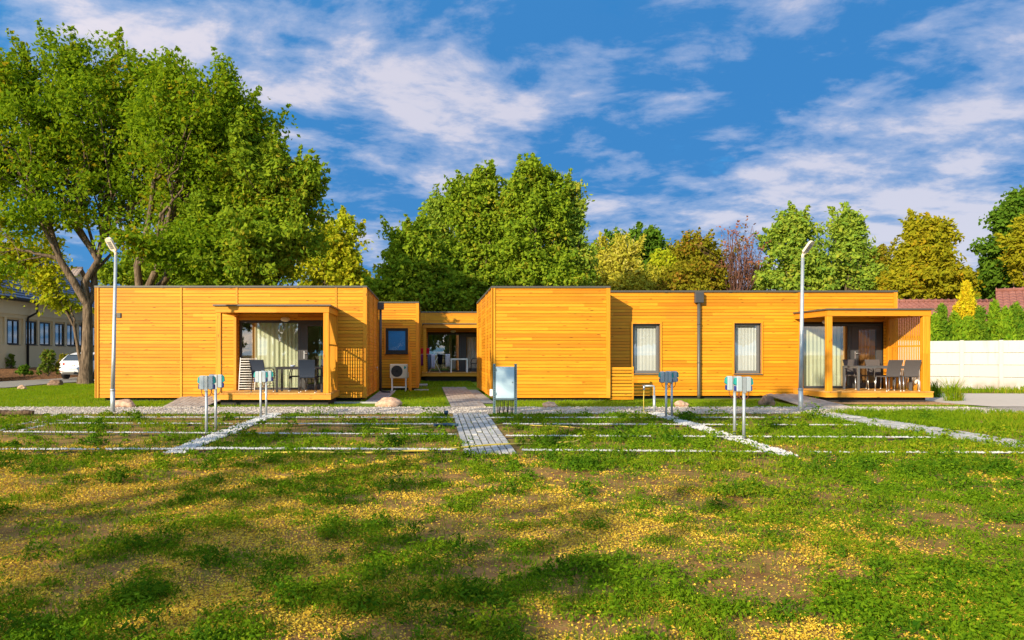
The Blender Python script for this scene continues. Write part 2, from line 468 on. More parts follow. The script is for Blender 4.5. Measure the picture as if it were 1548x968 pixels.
def pavemat(name, c0, c1):
    m, nt = newmat(name); b = NB(nt)
    pos = b.n('ShaderNodeNewGeometry').outputs['Position']
    rnd = b.n('ShaderNodeNewGeometry').outputs['Random Per Island']
    c = b.mix(rnd, c0, c1)
    c = b.mix(b.ramp(b.noise(pos, 30, 5, .7), .45, .75, 0, .5), c, tuple(x*.5 for x in c0))
    b.out(b.bsdf(c, .9, b.bump(b.noise(pos, 90, 3), .3, .005), 0, .2)); return m
M['paver'] = pavemat('grey_paver', (.30,.30,.30), (.46,.46,.46))
M['paver_tan'] = pavemat('tan_paver', (.28,.24,.215), (.38,.335,.30))
M['joint'] = plain('mossy_joint', (.10,.11,.04), .95, 0, .5, 20)
def paver_path(name, quad, nu, nv, z, mat, skip=0.0, gap=.10, jitter=.004):
    """quad corners (near-left, near-right, far-right, far-left) with z per corner allowed"""
    q = [Vector((p[0],p[1],p[2] if len(p) > 2 else 0.0)) for p in quad]
    mb = MB()
    P = lambda u, v: (q[0]*(1-u)+q[1]*u)*(1-v) + (q[3]*(1-u)+q[2]*u)*v
    mb.sheet([tuple(P(u,v)+Vector((0,0,z))) for u,v in ((0,0),(1,0),(1,1),(0,1))], 0, 1)
    for i in range(nu):
        for j in range(nv):
            if random.random() < skip: continue
            o = (.5 if i % 2 else 0)
            v0, v1 = max(0,(j+o-.5+gap*.25)/nv), min(1,(j+o+.5-gap*.25)/nv)
            if v1-v0 < .2/nv: continue
            u0, u1 = (i+gap*.5)/nu, (i+1-gap*.5)/nu
            zz = z + .022 + random.uniform(-jitter, jitter)
            t = [P(u0,v0),P(u1,v0),P(u1,v1),P(u0,v1)]
            vs = [(p.x,p.y,p.z+z-.005) for p in t] + [(p.x,p.y,p.z+zz) for p in t]
            mb.add(vs, [(4,5,6,7),(0,1,5,4),(1,2,6,5),(2,3,7,6),(3,0,4,7)])
    o = mb.build(name, [mat, M['joint']]); o['kind'] = 'structure'; return o
paver_path('paver_path', [(.47,10.05),(1.20,10.05),(1.33,16.85),(.52,16.85)], 7, 34, .004, M['paver'], .03, .2)
paver_path('paver_path', [(.55,18.95),(1.46,18.95),(1.44,29.5,.04),(.48,29.5,.04)], 8, 55, .016, M['paver_tan'], 0, .08)
paver_path('paver_path', [(8.35,8.0),(9.15,8.0),(9.65,16.9),(8.75,16.9)], 7, 45, .004, M['paver'], .10, .25)
paver_path('paver_path', [(-8.0,12.6),(-7.3,12.6),(-7.7,16.9),(-8.7,16.9)], 6, 22, -.012, M['paver'], .72, .3)
paver_path('paver_ramp', [(-6.95,18.95),(-5.86,18.95),(-5.86,21.4,.12),(-7.3,21.4,.12)], 9, 12, .014, M['paver_tan'], 0, .08)
paver_path('paver_ramp', [(9.75,18.95),(10.95,18.95),(11.33,22.5,.14),(10.35,22.5,.14)], 9, 16, .014, M['paver_tan'], 0, .08)

M['road'] = plain('pale_asphalt', (.25,.23,.20), .9, 0, .15, 8, .3, 120)
rd = MB(); rd.sheet([(-60,14),(-40,21.5),(-22,28.2),(-17.5,30.0),(-17.9,34.5),(-17.5,37.5),(-13,40.5),(-10,44),(-10,75),(-21.4,75),(-21.3,41),(-21.8,36.8),(-24,33),(-60,24)], .03)
struct('road', rd, M['road'])
M['mulch'] = gravelmat('bark_mulch', (.24,.10,.035), (.42,.20,.07), (.08,.035,.015), 14)
mu = MB()
prof = [(-21.3,.032),(-21.9,.22),(-22.8,.42),(-24.0,.56),(-25.2,.60)]
dsn = [31,36.8,41,46,52,58,66]
for a in range(len(dsn)-1):
    for k in range(len(prof)-1):
        sh = lambda d: -.5*max(0, 41-d)/4
        (xa,za),(xb,zb) = prof[k], prof[k+1]
        mu.sheet([(xa+sh(dsn[a])*(k == 0),dsn[a],za),(xa+sh(dsn[a+1])*(k == 0),dsn[a+1],za),(xb,dsn[a+1],zb),(xb,dsn[a],zb)])
struct('mulch_bed', mu, M['mulch'])
M['chips'] = gravelmat('orange_wood_chips', (.46,.25,.10), (.66,.42,.20), (.20,.11,.05), 16)
ch = MB()
pts = [(11.0+6.2*(.5+.5*math.cos(t))+.25*math.sin(5*t), 20.6+.95*math.sin(t)+.12*math.sin(3*t+1)) for t in np.linspace(0, 2*math.pi, 40)[:-1]]
ch.sheet(pts, .020); struct('wood_chip_bed', ch, M['chips'])
M['drive'] = plain('beige_paving', (.50,.43,.36), .9, 0, .2, 5, .3, 90)
dv = MB(); dv.sheet([(14.7,19.02),(18,18.95),(40,18.9),(40,24.6),(17.6,25.6),(15.9,25.2),(14.9,22.6),(14.5,20.6)], .024); struct('drive', dv, M['drive'])
ws = MB(); ws.sheet([(-1.88,20.6),(-1.35,20.6),(-1.30,27.6),(-1.88,27.6)], .020)
struct('white_gravel_strip', ws, M['whitestone'])
ws = MB(); ws.sheet([(1.48,20.3),(1.83,20.3),(1.83,28.2),(1.46,28.2)], .026)
struct('white_gravel_strip', ws, M['whitestone'])
kb = MB(); kb.box(-2.7,-1.28,20.52,20.60,0,.05); kb.box(-1.34,-1.28,20.602,27.6,0,.05)
struct('concrete_kerb', kb, M['paver'])
kb = MB(); kb.box(-.6,-.05,27.75,28.15,0,.05); kb.box(-.5,-.1,30.2,31.2,.05,.14)
struct('concrete_slab', kb, M['paver'])

# ---- white stone strips and lines: bed sheet plus loose stones in one mesh
OCT = np.array([(1,0,0),(0,1,0),(-1,0,0),(0,-1,0),(0,0,1),(0,0,-.6)], dtype=float)
OCTF = np.array([(0,1,4),(1,2,4),(2,3,4),(3,0,4),(1,0,5),(2,1,5),(3,2,5),(0,3,5)])
def stones(pts, smin, smax, rs, flat=.7):
    n = len(pts)
    v = OCT[None]*(1+.45*(rs.rand(n,6,1)-.5))
    v = v*np.stack([rs.uniform(smin,smax,n),rs.uniform(smin,smax,n),rs.uniform(smin,smax,n)*flat],1)[:,None]
    a = rs.rand(n)*6.28; ca, sa = np.cos(a)[:,None], np.sin(a)[:,None]
    X, Y = v[...,0]*ca - v[...,1]*sa, v[...,0]*sa + v[...,1]*ca
    v = np.stack([X,Y,v[...,2]],2) + pts[:,None]
    f = (OCTF[None] + (np.arange(n)*6)[:,None,None]).reshape(-1,3)
    return v.reshape(-1,3), f
rs = np.random.RandomState(11)
def stone_strip(name, a, bb, wdt, n, smin, smax, mat, black=False, keep=None, z=.004):
    a, bb = np.array(a), np.array(bb); d = (bb-a); L = np.linalg.norm(d); d /= L; nn = np.array([-d[1], d[0]])
    t = rs.rand(n)*L; s = (rs.rand(n)+rs.rand(n)-1)*wdt*.6
    if keep is not None:
        kk = rs.rand(n) < keep(t); t, s = t[kk], s[kk]
    p = a[None] + t[:,None]*d + s[:,None]*nn
    pts = np.column_stack([p, np.full(len(p), z+(.042 if black else .014))])
    v, f = stones(pts, smin, smax, rs)
    mb = MB()
    mb.v = [tuple(x) for x in v]; mb.f = [tuple(x) for x in f]; mb.m = [0]*len(f); mb.sm = [False]*len(f)
    h = wdt*.42
    A = a-nn*h; B = bb-nn*h; Cc = bb+nn*h; Dd = a+nn*h
    if not black:
        N = max(4, int(L/.25)); lo, hi = [], []
        for i in range(N+1):
            q = a + d*L*i/N
            lo.append(tuple(q-nn*h*(.8+.4*rs.rand()))+(z,)); hi.append(tuple(q+nn*h*(.8+.4*rs.rand()))+(z,))
        for i in range(N): mb.sheet([lo[i],lo[i+1],hi[i+1],hi[i]], 0, 1)
    else:
        e = .03
        sgn = -1 if d[0] > 0 else 1
        for q in (a,):
            pass
        c0 = a+nn*sgn*(h+.01); c1 = bb+nn*sgn*(h+.01)
        mb.bar((c0[0],c0[1],.002), (c1[0],c1[1],.002), .012, .03, 1)
    o = mb.build(name, [mat, M['black'] if black else M['whitestone']]); o['kind'] = 'structure'; return o
stone_strip('stone_strip', (-3.56,10.05), (-3.58,16.85), .30, 1500, .018, .045, M['stone'])
stone_strip('stone_strip', (4.82,9.75), (5.25,16.95), .30, 1600, .018, .045, M['stone'])
def patchy(seed, thr):
    q = VN(seed)
    return lambda t: np.where(q.fbm(t, t*0+seed, 1.1, 3) > thr, 1.0, .12)
for i, (pa, da, pb, db) in enumerate([
        (110,15.5,690,15.45),(90,14.15,690,13.95),(5,12.55,690,12.15),(-40,10.22,500,10.30),(300,10.36,690,10.20),
        (735,15.4,1300,15.45),(760,14.0,1330,13.75),(765,11.95,1420,11.7),(790,10.15,1180,9.95),(1215,9.95,1600,9.85)]):
    stone_strip('stone_line', (gx(pa,da),da), (gx(pb,db),db), .075, 1100, .012, .030, M['stone'], True, patchy(20+i,.37))
pts = np.column_stack([rs.uniform(-12.5,14,7000), rs.uniform(16.75,19.05,7000), np.full(7000,.018)])
v, f = stones(pts, .012, .03, rs); o = np_obj('path_pebbles', v, f, M['greystone']); tag(o, 'loose pale pebbles scattered along the gravel path', 'pebbles', kind='stuff')

# ------------------------------------------------------------------ timber houses
def wall(root, p0, u, nrm, L, z0, z1, openings=(), battens=(), corners=(True, True), pitch=.1, mat=None, label=None):
    """boarded wall: p0 start corner on the finished face, u along, nrm outward; openings (u0,u1,z0,z1)"""
    p0, u, nrm = Vector((p0[0],p0[1],0)), Vector((u[0],u[1],0)), Vector((nrm[0],nrm[1],0))
    mb = MB()
    zz = Vector((0,0,1))
    # dark shell behind the boards, cut round the openings
    us = sorted({.03, L-.03, *[o[0] for o in openings], *[o[1] for o in openings]})
    zs = sorted({z0, z1, *[o[2] for o in openings], *[o[3] for o in openings]})
    inside = lambda a, c: any(o[0]-1e-6 <= a <= o[1]+1e-6 and o[2]-1e-6 <= c <= o[3]+1e-6 for o in openings)
    for i in range(len(us)-1):
        for j in range(len(zs)-1):
            if inside((us[i]+us[i+1])/2, (zs[j]+zs[j+1])/2): continue
            c = p0 + u*((us[i]+us[i+1])/2) + zz*((zs[j]+zs[j+1])/2) - nrm*.09
            mb.obox(c, u*((us[i+1]-us[i])/2), nrm*.065, zz*((zs[j+1]-zs[j])/2), 1)
    z = z0
    while z < z1 - .01:
        za, zb = z + .0045, min(z + pitch - .0055, z1)
        segs = [(.03, L-.03)]
        for o in openings:
            if o[2]-.02 < (za+zb)/2 < o[3]+.02:
                ns = []
                for s in segs:
                    if o[1] <= s[0] or o[0] >= s[1]: ns.append(s); continue
                    if o[0] > s[0]: ns.append((s[0], o[0]))
                    if o[1] < s[1]: ns.append((o[1], s[1]))
                segs = ns
        for s in segs:
            t = random.uniform(-.0015,.0015)
            c = p0 + u*((s[0]+s[1])/2) + zz*((za+zb)/2) - nrm*(.0125-t)
            mb.obox(c, u*((s[1]-s[0])/2), nrm*.0125, zz*((zb-za)/2), 0)
        z += pitch
    o = mb.build('wall', [mat or M['clad'], M['membrane']], root)
    if label: o['label'] = label
    for bt in battens:
        q = bt if isinstance(bt, tuple) else (bt, z0, z1)
        c = p0 + u*q[0] + zz*((q[1]+q[2])/2) + nrm*.012
        tr = MB(); tr.obox(c, u*.028, nrm*.011, zz*((q[2]-q[1])/2-.002)); tr.build('batten', M['post'], root)
    for k, e in enumerate(corners):
        if e:
            ua, ub = (0.0, .085) if k == 0 else (L-.085, L+.028)
            c = p0 + u*((ua+ub)/2) + zz*((z0+z1)/2) + nrm*.001
            tr = MB(); tr.obox(c, u*((ub-ua)/2), nrm*.027, zz*((z1-z0)/2)); tr.build('corner_trim', M['post'], root)
    return o

def coping(root, poly, z, over=.03, h=.055):
    """metal-edged flat roof over polygon"""
    mb = MB()
    mb.prism(poly, z, z+h)
    o = mb.build('roof', M['coping'], root)
    for i in range(len(poly)):
        a, e = Vector(poly[i]), Vector(poly[(i+1) % len(poly)]); d = e-a; L = d.length; d.normalize(); nn = Vector((d.y,-d.x))
        for j in range(1, int(L/2.0)):
            c = a+d*(2.0*j)
            f = MB(); f.obox((c.x+nn.x*-.04, c.y+nn.y*-.04, z+h*.5), (d.x*.045,d.y*.045,0), (nn.x*.044,nn.y*.044,0), (0,0,h*.5+.005)); f.build('flashing_joint', M['coping'], o)
    return o

def window(root, x0, x1, z0, z1, y, cur, frame=None, fw=.07, inset=.10, sill=True, trim=True, side=None):
    fr = MB(); yy = y+inset
    fr.box(x0, x0+fw, yy, yy+.07, z0, z1); fr.box(x1-fw, x1, yy, yy+.07, z0, z1)
    fr.box(x0+fw, x1-fw, yy, yy+.07, z1-fw, z1); fr.box(x0+fw, x1-fw, yy, yy+.07, z0, z0+fw*1.2)
    wn = fr.build('window', frame or M['winframe'], root)
    rv = MB()
    rv.box(x0-.004,x0-.001,y-.03,yy+.08,z0,z1); rv.box(x1+.001,x1+.004,y-.03,yy+.08,z0,z1); rv.box(x0,x1,y-.03,yy+.08,z1+.001,z1+.004)
    rv.build('reveal', frame or M['winframe'], wn)
    pn = MB(); pn.box(x0+fw, x1-fw, yy+.025, yy+.029, z0+fw*1.2, z1-fw); pn.build('pane', M['glass'], wn)
    curtain(wn, x0+fw*.6, x1-fw*.6, yy+.13, z0, z1, cur, .10, .014)
    if sill:
        s = MB(); s.add([(x0-.03,y-.07,z0-.035),(x1+.03,y-.07,z0-.035),(x1+.03,yy,z0-.012),(x0-.03,yy,z0-.012),
                         (x0-.03,y-.07,z0-.02),(x1+.03,y-.07,z0-.02),(x1+.03,yy,z0-.002),(x0-.03,yy,z0-.002)],
                        [(0,3,2,1),(4,5,6,7),(0,1,5,4),(1,2,6,5),(2,3,7,6),(3,0,4,7)])
        s.build('sill', frame or M['winframe'], wn)
    if trim:
        t = MB()
        t.box(x0-.065,x0-.006,y-.03,y+.02,z0-.04,z1+.065); t.box(x1+.006,x1+.065,y-.03,y+.02,z0-.04,z1+.065); t.box(x0-.006,x1+.006,y-.03,y+.02,z1+.006,z1+.065)
        t.build('frame', M['post'], wn)
    return wn

def curtain(parent, x0, x1, y, z0, z1, mat, pitch=.13, amp=.035, name='curtain'):
    n = max(12, int((x1-x0)/.016)); rr = random.uniform(0, 9)
    vs, fs = [], []
    for i in range(n+1):
        t = i/n; x = x0+(x1-x0)*t
        ph = 2*math.pi*x/pitch + 1.2*math.sin(x*5+rr)
        a = amp*(.65+.35*math.sin(x*7+rr))
        vs += [(x+.01*math.sin(ph*.5), y+a*math.sin(ph), z0), (x, y+a*.75*math.sin(ph), z1)]
    for i in range(n): fs.append((2*i, 2*i+2, 2*i+3, 2*i+1))
    mb = MB(); mb.add(vs, fs, 0, True)
    return mb.build(name, mat, parent)

def room(root, x0, x1, y0, y1, z0, z1):
    mb = MB()
    mb.sheet([(x0,y0,z0),(x1,y0,z0),(x1,y1,z0),(x0,y1,z0)], 0, 1)
    mb.sheet([(x0,y1,z0),(x1,y1,z0),(x1,y1,z1),(x0,y1,z1)])
    mb.sheet([(x0,y0,z0),(x0,y1,z0),(x0,y1,z1),(x0,y0,z1)])
    mb.sheet([(x1,y0,z0),(x1,y1,z0),(x1,y1,z1),(x1,y0,z1)])
    mb.sheet([(x0,y0,z1),(x1,y0,z1),(x1,y1,z1),(x0,y1,z1)])
    mb.build('room_lining', [M['interior'], M['intfloor']], root)

def glazed_door(root, x0, x1, z0, z1, y, split, leaf, curtains, lever=True):
    """fixed pane from x0 to split[0], wide dark stile split, leaf glass leaf[0]..leaf[1]"""
    yy = y+.09
    fr = MB(); f = .055
    fr.box(x0,x0+f,yy,yy+.09,z0,z1); fr.box(x1-f,x1,yy,yy+.09,z0,z1); fr.box(x0+f,x1-f,yy,yy+.09,z1-f*1.3,z1); fr.box(x0+f,x1-f,yy,yy+.09,z0,z0+.06)
    fr.box(split[0],split[0]+.075,yy-.004,yy+.086,z0+.06,z1-f*1.3)
    dr = fr.build('sliding_door', M['anthr'], root)
    pn = MB(); pn.box(x0+f,split[0],yy+.04,yy+.045,z0+.06,z1-f*1.3); pn.build('pane', M['glass'], dr)
    lf = MB()
    a, e = split[0]+.08, x1-f-.003
    lf.box(a,leaf[0],yy-.01,yy+.06,z0+.065,z1-f*1.3-.005); lf.box(leaf[1],e,yy-.01,yy+.06,z0+.065,z1-f*1.3-.005)
    lf.box(leaf[0],leaf[1],yy-.01,yy+.06,z1-f*1.3-.10,z1-f*1.3-.005); lf.box(leaf[0],leaf[1],yy-.01,yy+.06,z0+.065,z0+.17)
    d = lf.build('door', M['anthr'], root)
    pn = MB(); pn.box(leaf[0],leaf[1],yy+.02,yy+.025,z0+.17,z1-f*1.3-.10); pn.build('pane', M['glass'], d)
    if lever:
        h = MB(); hx = (a+leaf[0])/2
        h.box(hx-.02,hx+.02,yy-.022,yy-.011,z0+.92,z0+1.15); h.tube([(hx,yy-.02,z0+1.08),(hx,yy-.07,z0+1.08),(hx+.13,yy-.07,z0+1.08)], .011, 6)
        h.build('handle', M['alu'], d)
    for (c0,c1,mat) in curtains: curtain(dr, c0, c1, yy+.22, z0+.03, z1-.02, mat)
    return dr

def porch(root, x0, x1, yf, yw, zd, zr, posts, slat_side=None, zbase=0.0, slat_n=20, over_left=0, deck_over=.06, lamp_x=None):
    """deck, posts, beams, roof; yf front, yw house wall, zd deck top, zr roof top"""
    dk = MB(); n = int((x1-x0+2*deck_over)/.142)
    for i in range(n):
        a = x0-deck_over + (x1-x0+2*deck_over)*i/n; e = x0-deck_over+(x1-x0+2*deck_over)*(i+1)/n
        dk.box(a+.003,e-.003,yf-.03,yw-.03,zd-.028,zd)
    dk.build('deck', M['deck'], root)
    for q in ((x0-deck_over+.01,x1+deck_over-.01,yf-.01,yf+.02), (x0-deck_over+.01,x0-deck_over+.04,yf+.022,yw-.03), (x1+deck_over-.04,x1+deck_over-.01,yf+.022,yw-.03)):
        fa = MB(); fa.box(*q,zd-.17,zd-.03); fa.build('deck_fascia', M['deckface'], root)
    pl = MB(); pl.box(x0+.1,x1-.05,yf+.18,yw-.05,zbase-.02,zd-.172); pl.build('plinth', M['plinth'], root)
    for (a,e,y0,y1) in posts:
        p = MB(); p.cbox(a,e,y0,y1,zd+.001,zr-.205,.008); p.build('post', M['post'], root)
    bw = .15
    for q in ((x0,x1,yf,yf+bw), (x0,x0+bw,yf+bw+.002,yw-.03), (x1-bw,x1,yf+bw+.002,yw-.03)):
        bm = MB(); bm.box(*q,zr-.20,zr-.03); bm.build('beam', M['post_h'], root)
    sf = MB(); k = int((yw-yf-bw-.05)/.1)
    for i in range(k):
        sf.box(x0+bw+.002,x1-bw-.002,yf+bw+.01+i*.1,yf+bw+.1+i*.1,zr-.075,zr-.055)
    sf.build('soffit', M['clad'], root)
    rf = MB(); rf.box(x0-.05,x1+.05,yf-.05,yw-.031,zr-.029,zr+.012); rf.build('porch_roof', M['coping'], root)
    if slat_side is not None:
        sl = MB(); xa = slat_side
        L = yw-.1-(yf+.17)
        for i in range(slat_n):
            y = yf+.20 + L*(i+.3)/slat_n
            sl.box(xa-.011,xa+.011,y-.013,y+.013,zd+.002,zr-.205)
        sl.box(xa+.012,xa+.04,yf+.16,yw-.03,zd+1.28,zd+1.33)
        sl.build('slat_screen', M['post'], root)
    if lamp_x is not None:
        lp = MB(); z = zr-.29; vs = []
        for i in range(5):
            a = math.pi/2*i/4; r = math.cos(a); y = yw-.03-.07*math.sin(a)
            for k in range(20):
                t = 2*math.pi*k/20; vs.append((lamp_x+.14*r*math.cos(t), y, z+.075*r*math.sin(t)))
        lp.add(vs, [(i*20+k, i*20+(k+1)%20, (i+1)*20+(k+1)%20, (i+1)*20+k) for i in range(4) for k in range(20)], 0, True)
        lp.build('porch_lamp', M['offwhite'], root)
M['post_h'] = wood('larch_beam', (.63,.255,.009), (.48,.15,.008), (.66,.30,.014), 'z', .5, .1)

def downpipe(root, x, y, ztop, zb, hop=(.13,.12,.26), foot=None, mat=None):
    mb = MB()
    pts = [(x,y,ztop-.2),(x,y,zb+.12)]
    if foot: pts += [(x,y,zb+.10),(x+foot[0]*.3,y+foot[1]*.3,zb+.05),(x+foot[0],y+foot[1],zb+.035)]
    else: pts += [(x,y,zb)]
    mb.tube(pts, .05, 10)
    for zz in (ztop-1.0, ztop-2.2): mb.tube([(x,y,zz),(x,y,zz+.03)], .058, 10)
    d = mb.build('downpipe', mat or M['coping'], root)
    h = MB(); h.cbox(x-hop[0],x+hop[0],y-hop[1],y+hop[1]*.6,ztop-hop[2],ztop,.012); h.build('hopper', M['anthr'], d)

# ---- house with the broad porch beside the big tree
TOP1 = 3.37
h1 = thing('timber_house', 'larch-clad house with long blank boarded wall beside the big tree and porch at its end', 'house', (-5.9,21.57,0), 'larch-clad holiday houses')
X0, X1, Y0 = -9.9, -1.9, 21.57
wall(h1, (X0,Y0), (1,0), (0,-1), X1-X0, .10, TOP1, [(-5.66-X0,-2.96-X0,.34,2.40)], [gx(274,Y0)-X0, (gx(358,Y0)-X0,.10,TOP1), (gx(508,Y0)-X0,2.72,TOP1)])
wall(h1, (X1,Y0), (0,1), (1,0), 5.0, .10, TOP1, [], [1.0, 2.7, 4.2], (True, True))
wall(h1, (X0,Y0+5.0), (0,-1), (-1,0), 5.0, .10, TOP1, [], [2.5])
wall(h1, (X1,Y0+5.0), (-1,0), (0,1), X1-X0, .10, TOP1)
coping(h1, [(X0-.035,Y0-.04),(X1+.035,Y0-.04),(X1+.035,Y0+5.03),(X0-.035,Y0+5.03)], TOP1)
mb = MB(); mb.box(X0+.2,X1-.12,Y0+.16,Y0+4.9,-.02,.098); mb.build('plinth', M['plinth'], h1)
room(h1, X0+.2, X1-.2, Y0+.16, Y0+4.4, .33, 2.6)
glazed_door(h1, -5.66, -2.96, .34, 2.40, Y0, (-3.93,-3.66), (-3.64,-3.06),
            [(-5.25,-3.90,M['cur_green']), (-5.40,-5.25,M['cur_beige']), (-3.35,-3.03,M['cur_dark'])])
porch(h1, -5.79, -2.72, 19.60, Y0, .34, 2.72, [(-5.775,-5.635,19.61,19.75),(-2.875,-2.725,19.61,19.75),(-2.80,-2.725,21.42,21.53),(-5.785,-5.70,21.42,21.53)], -2.76, lamp_x=-4.28)
downpipe(h1, -1.80, 26.45, 3.28, .0, foot=(.35,-.5), mat=M['anthr'])
tp = MB(); tp.tube([(-1.86,25.0,.95),(-1.80,25.0,.95),(-1.80,25.0,.86)], .015, 6); tp.build('tap', M['alu'], h1)

# ---- block with the blue window, set back
h2 = thing('timber_house', 'larch-clad house block set back in shade with a small square blue window', 'house', (-1.8,28,0), 'larch-clad holiday houses')
XA, XB, Y2 = -4.2, -.458, 28.0
wall(h2, (XA,Y2), (1,0), (0,-1), XB-XA, .10, 3.37, [(-1.70-XA,-.85-XA,1.44,2.40)], [])
wall(h2, (XB,Y2), (0,1), (1,0), 6.0, .10, 3.37, [], [2.0,4.0])
wall(h2, (XA,Y2+6), (0,-1), (-1,0), 6.0, .10, 3.37)
wall(h2, (XB,Y2+6), (-1,0), (0,1), XB-XA, .10, 3.37)
coping(h2, [(XA-.035,Y2-.04),(XB+.035,Y2-.04),(XB+.035,Y2+6.03),(XA-.035,Y2+6.03)], 3.37)
mb = MB(); mb.box(XA+.1,XB-.12,Y2+.12,Y2+5.9,-.02,.098); mb.build('plinth', M['plinth'], h2)
wn = window(h2, -1.70, -.85, 1.44, 2.40, Y2, M['bluepane'], M['black'], .10, .03, True)
mb = MB()
for i in range(30): mb.box(-1.60,-.95,Y2+.040,Y2+.046,1.555+i*.026,1.579+i*.026)
mb.build('blind', M['bluepane'], wn)

# ---- far house with its porch
h3 = thing('timber_house', 'farthest larch-clad house closing the gap, with laundry drying on its shaded porch', 'house', (1.5,36,.2), 'larch-clad holiday houses')
Y3 = 36.0; XA, XB = -3.0, 6.5; TOP3 = 3.47
wall(h3, (XA,Y3), (1,0), (0,-1), XB-XA, .30, TOP3, [(-.12-XA,2.60-XA,.55,2.44)], [gx(643.5,Y3)-XA])
wall(h3, (XB,Y3), (0,1), (1,0), 6.0, .30, TOP3)
wall(h3, (XA,Y3+6), (0,-1), (-1,0), 6.0, .30, TOP3)
wall(h3, (XB,Y3+6), (-1,0), (0,1), XB-XA, .30, TOP3)
coping(h3, [(XA-.035,Y3-.04),(XB+.035,Y3-.04),(XB+.035,Y3+6.03),(XA-.035,Y3+6.03)], TOP3)
mb = MB(); mb.box(XA+.1,XB-.12,Y3+.12,Y3+5.9,.0,.298); mb.build('plinth', M['plinth'], h3)
room(h3, XA+.2, XB-.2, Y3+.16, Y3+4.4, .54, 2.7)
glazed_door(h3, -.12, 2.60, .55, 2.44, Y3, (1.42,1.75), (1.80,2.40), [(.05,.95,M['cur_dark']),(.95,1.08,M['cur_beige']),(1.85,2.38,M['cur_white'])], False)
porch(h3, -.32, 3.0, 34.0, Y3, .55, 2.84, [(-.315,-.175,34.01,34.15),(2.85,2.99,34.01,34.15)], None, .15, lamp_x=1.15)

# ---- house with the projecting bay and two tall windows
TOP4 = 3.33
h4 = thing('timber_house', 'larch-clad house with projecting blank bay, two tall windows and slatted porch by the fence', 'house', (8,22.7,0), 'larch-clad holiday houses')
BX0, BX1, BY, MX1, MY, EY = 1.85, 5.31, 21.57, 14.54, 22.70, 28.3
wall(h4, (BX0,BY), (1,0), (0,-1), BX1-BX0, .10, TOP4+.03)
wall(h4, (BX1,BY), (0,1), (1,0), MY-BY, .10, TOP4+.03, [], [], (True, False))
wins = [(6.32,7.17,.80,2.34),(9.49,10.32,.80,2.36)]
wall(h4, (BX1,MY), (1,0), (0,-1), MX1-BX1, .10, TOP4,
     [(a-BX1,e-BX1,c,d) for a,e,c,d in wins] + [(11.645-BX1,14.16-BX1,.34,2.34)], [gx(1208,MY)-BX1], (False, True))
wall(h4, (MX1,MY), (0,1), (1,0), EY-MY, .10, TOP4)
wall(h4, (MX1,EY), (-1,0), (0,1), MX1-BX0, .10, TOP4)
wall(h4, (BX0,EY), (0,-1), (-1,0), EY-BY, .10, TOP4+.03, [], [2.2,4.4,5.6])
coping(h4, [(BX0-.035,BY-.04),(BX1+.035,BY-.04),(BX1+.035,EY+.03),(BX0-.035,EY+.03)], TOP4+.03)
coping(h4, [(BX1+.04,MY-.04),(MX1+.035,MY-.04),(MX1+.035,EY+.03),(BX1+.04,EY+.03)], TOP4)
mb = MB(); mb.box(BX0+.12,BX1-.12,BY+.14,EY-.1,-.02,.098); mb.build('plinth', M['plinth'], h4)
mb = MB(); mb.box(BX1-.118,MX1-.12,MY+.14,EY-.1,-.02,.098); mb.build('plinth', M['plinth'], h4)
room(h4, 11.0, MX1-.2, MY+.16, MY+4.2, .33, 2.6)
for a,e,c,d in wins: window(h4, a, e, c, d, MY, M['cur_white'])
glazed_door(h4, 11.645, 14.16, .34, 2.34, MY, (13.12,13.32), (13.42,13.98),
            [(11.7,13.0,M['cur_green']), (13.0,13.11,M['cur_beige']), (13.40,13.9,M['cur_brown'])])
porch(h4, 11.36, 14.33, 20.80, MY, .33, 2.69, [(11.365,11.515,20.81,20.95),(14.11,14.315,20.81,20.95),(14.2,14.31,22.55,22.66)], 14.27, slat_n=21, lamp_x=12.35)
downpipe(h4, 8.35, MY-.10, 3.32, .04, (.13,.09,.33))
mb = MB(); y = 24.6; mb.box(1.80,1.846,26.4,26.95,.9,2.35); mb.build('shutter', M['post'], h4)

# ------------------------------------------------------------------ low slatted fences
def slat_fence(label, x0, x1, y, z0, z1, n, loc):
    t = thing('slat_fence', label, 'fence', loc)
    p = MB(); p.cbox(x1-.05,x1,y+.003,y+.05,z0,z1+.01,.004); p.build('post', M['post'], t)
    p = MB(); p.cbox(x0,x0+.04,y+.003,y+.05,z0,z1,.004); p.build('post', M['post'], t)
    s = MB(); h = (z1-z0)/n
    for i in range(n): s.obox(((x0+x1)/2-.005, y-.006, z0+h*(i+.5)), ((x1-x0)/2-.005,0,0), (0,.010,0), (0,.001,h*.37))
    s.build('slat_panel', M['clad'], t)
slat_fence('low larch fence of horizontal slats in the corner beside the projecting bay', 5.36, 6.07, 21.66, .03, 1.02, 10, (5.7,21.66,0))
t = thing('privacy_screen', 'narrow upright wooden screen standing beside the outdoor air conditioner', 'screen', (-.62,27.5,0))
for zz in range(8):
    pass
mb = MB()
for i in range(4): mb.box(-.79,-.765,27.0+i*.2,27.17+i*.2,.08,1.52)
mb.build('board_panel', M['post'], t)
mb = MB(); mb.cbox(-.76,-.70,27.1,27.16,0,1.52,.004); mb.cbox(-.76,-.70,27.6,27.66,0,1.52,.004); mb.build('post', M['post'], t)

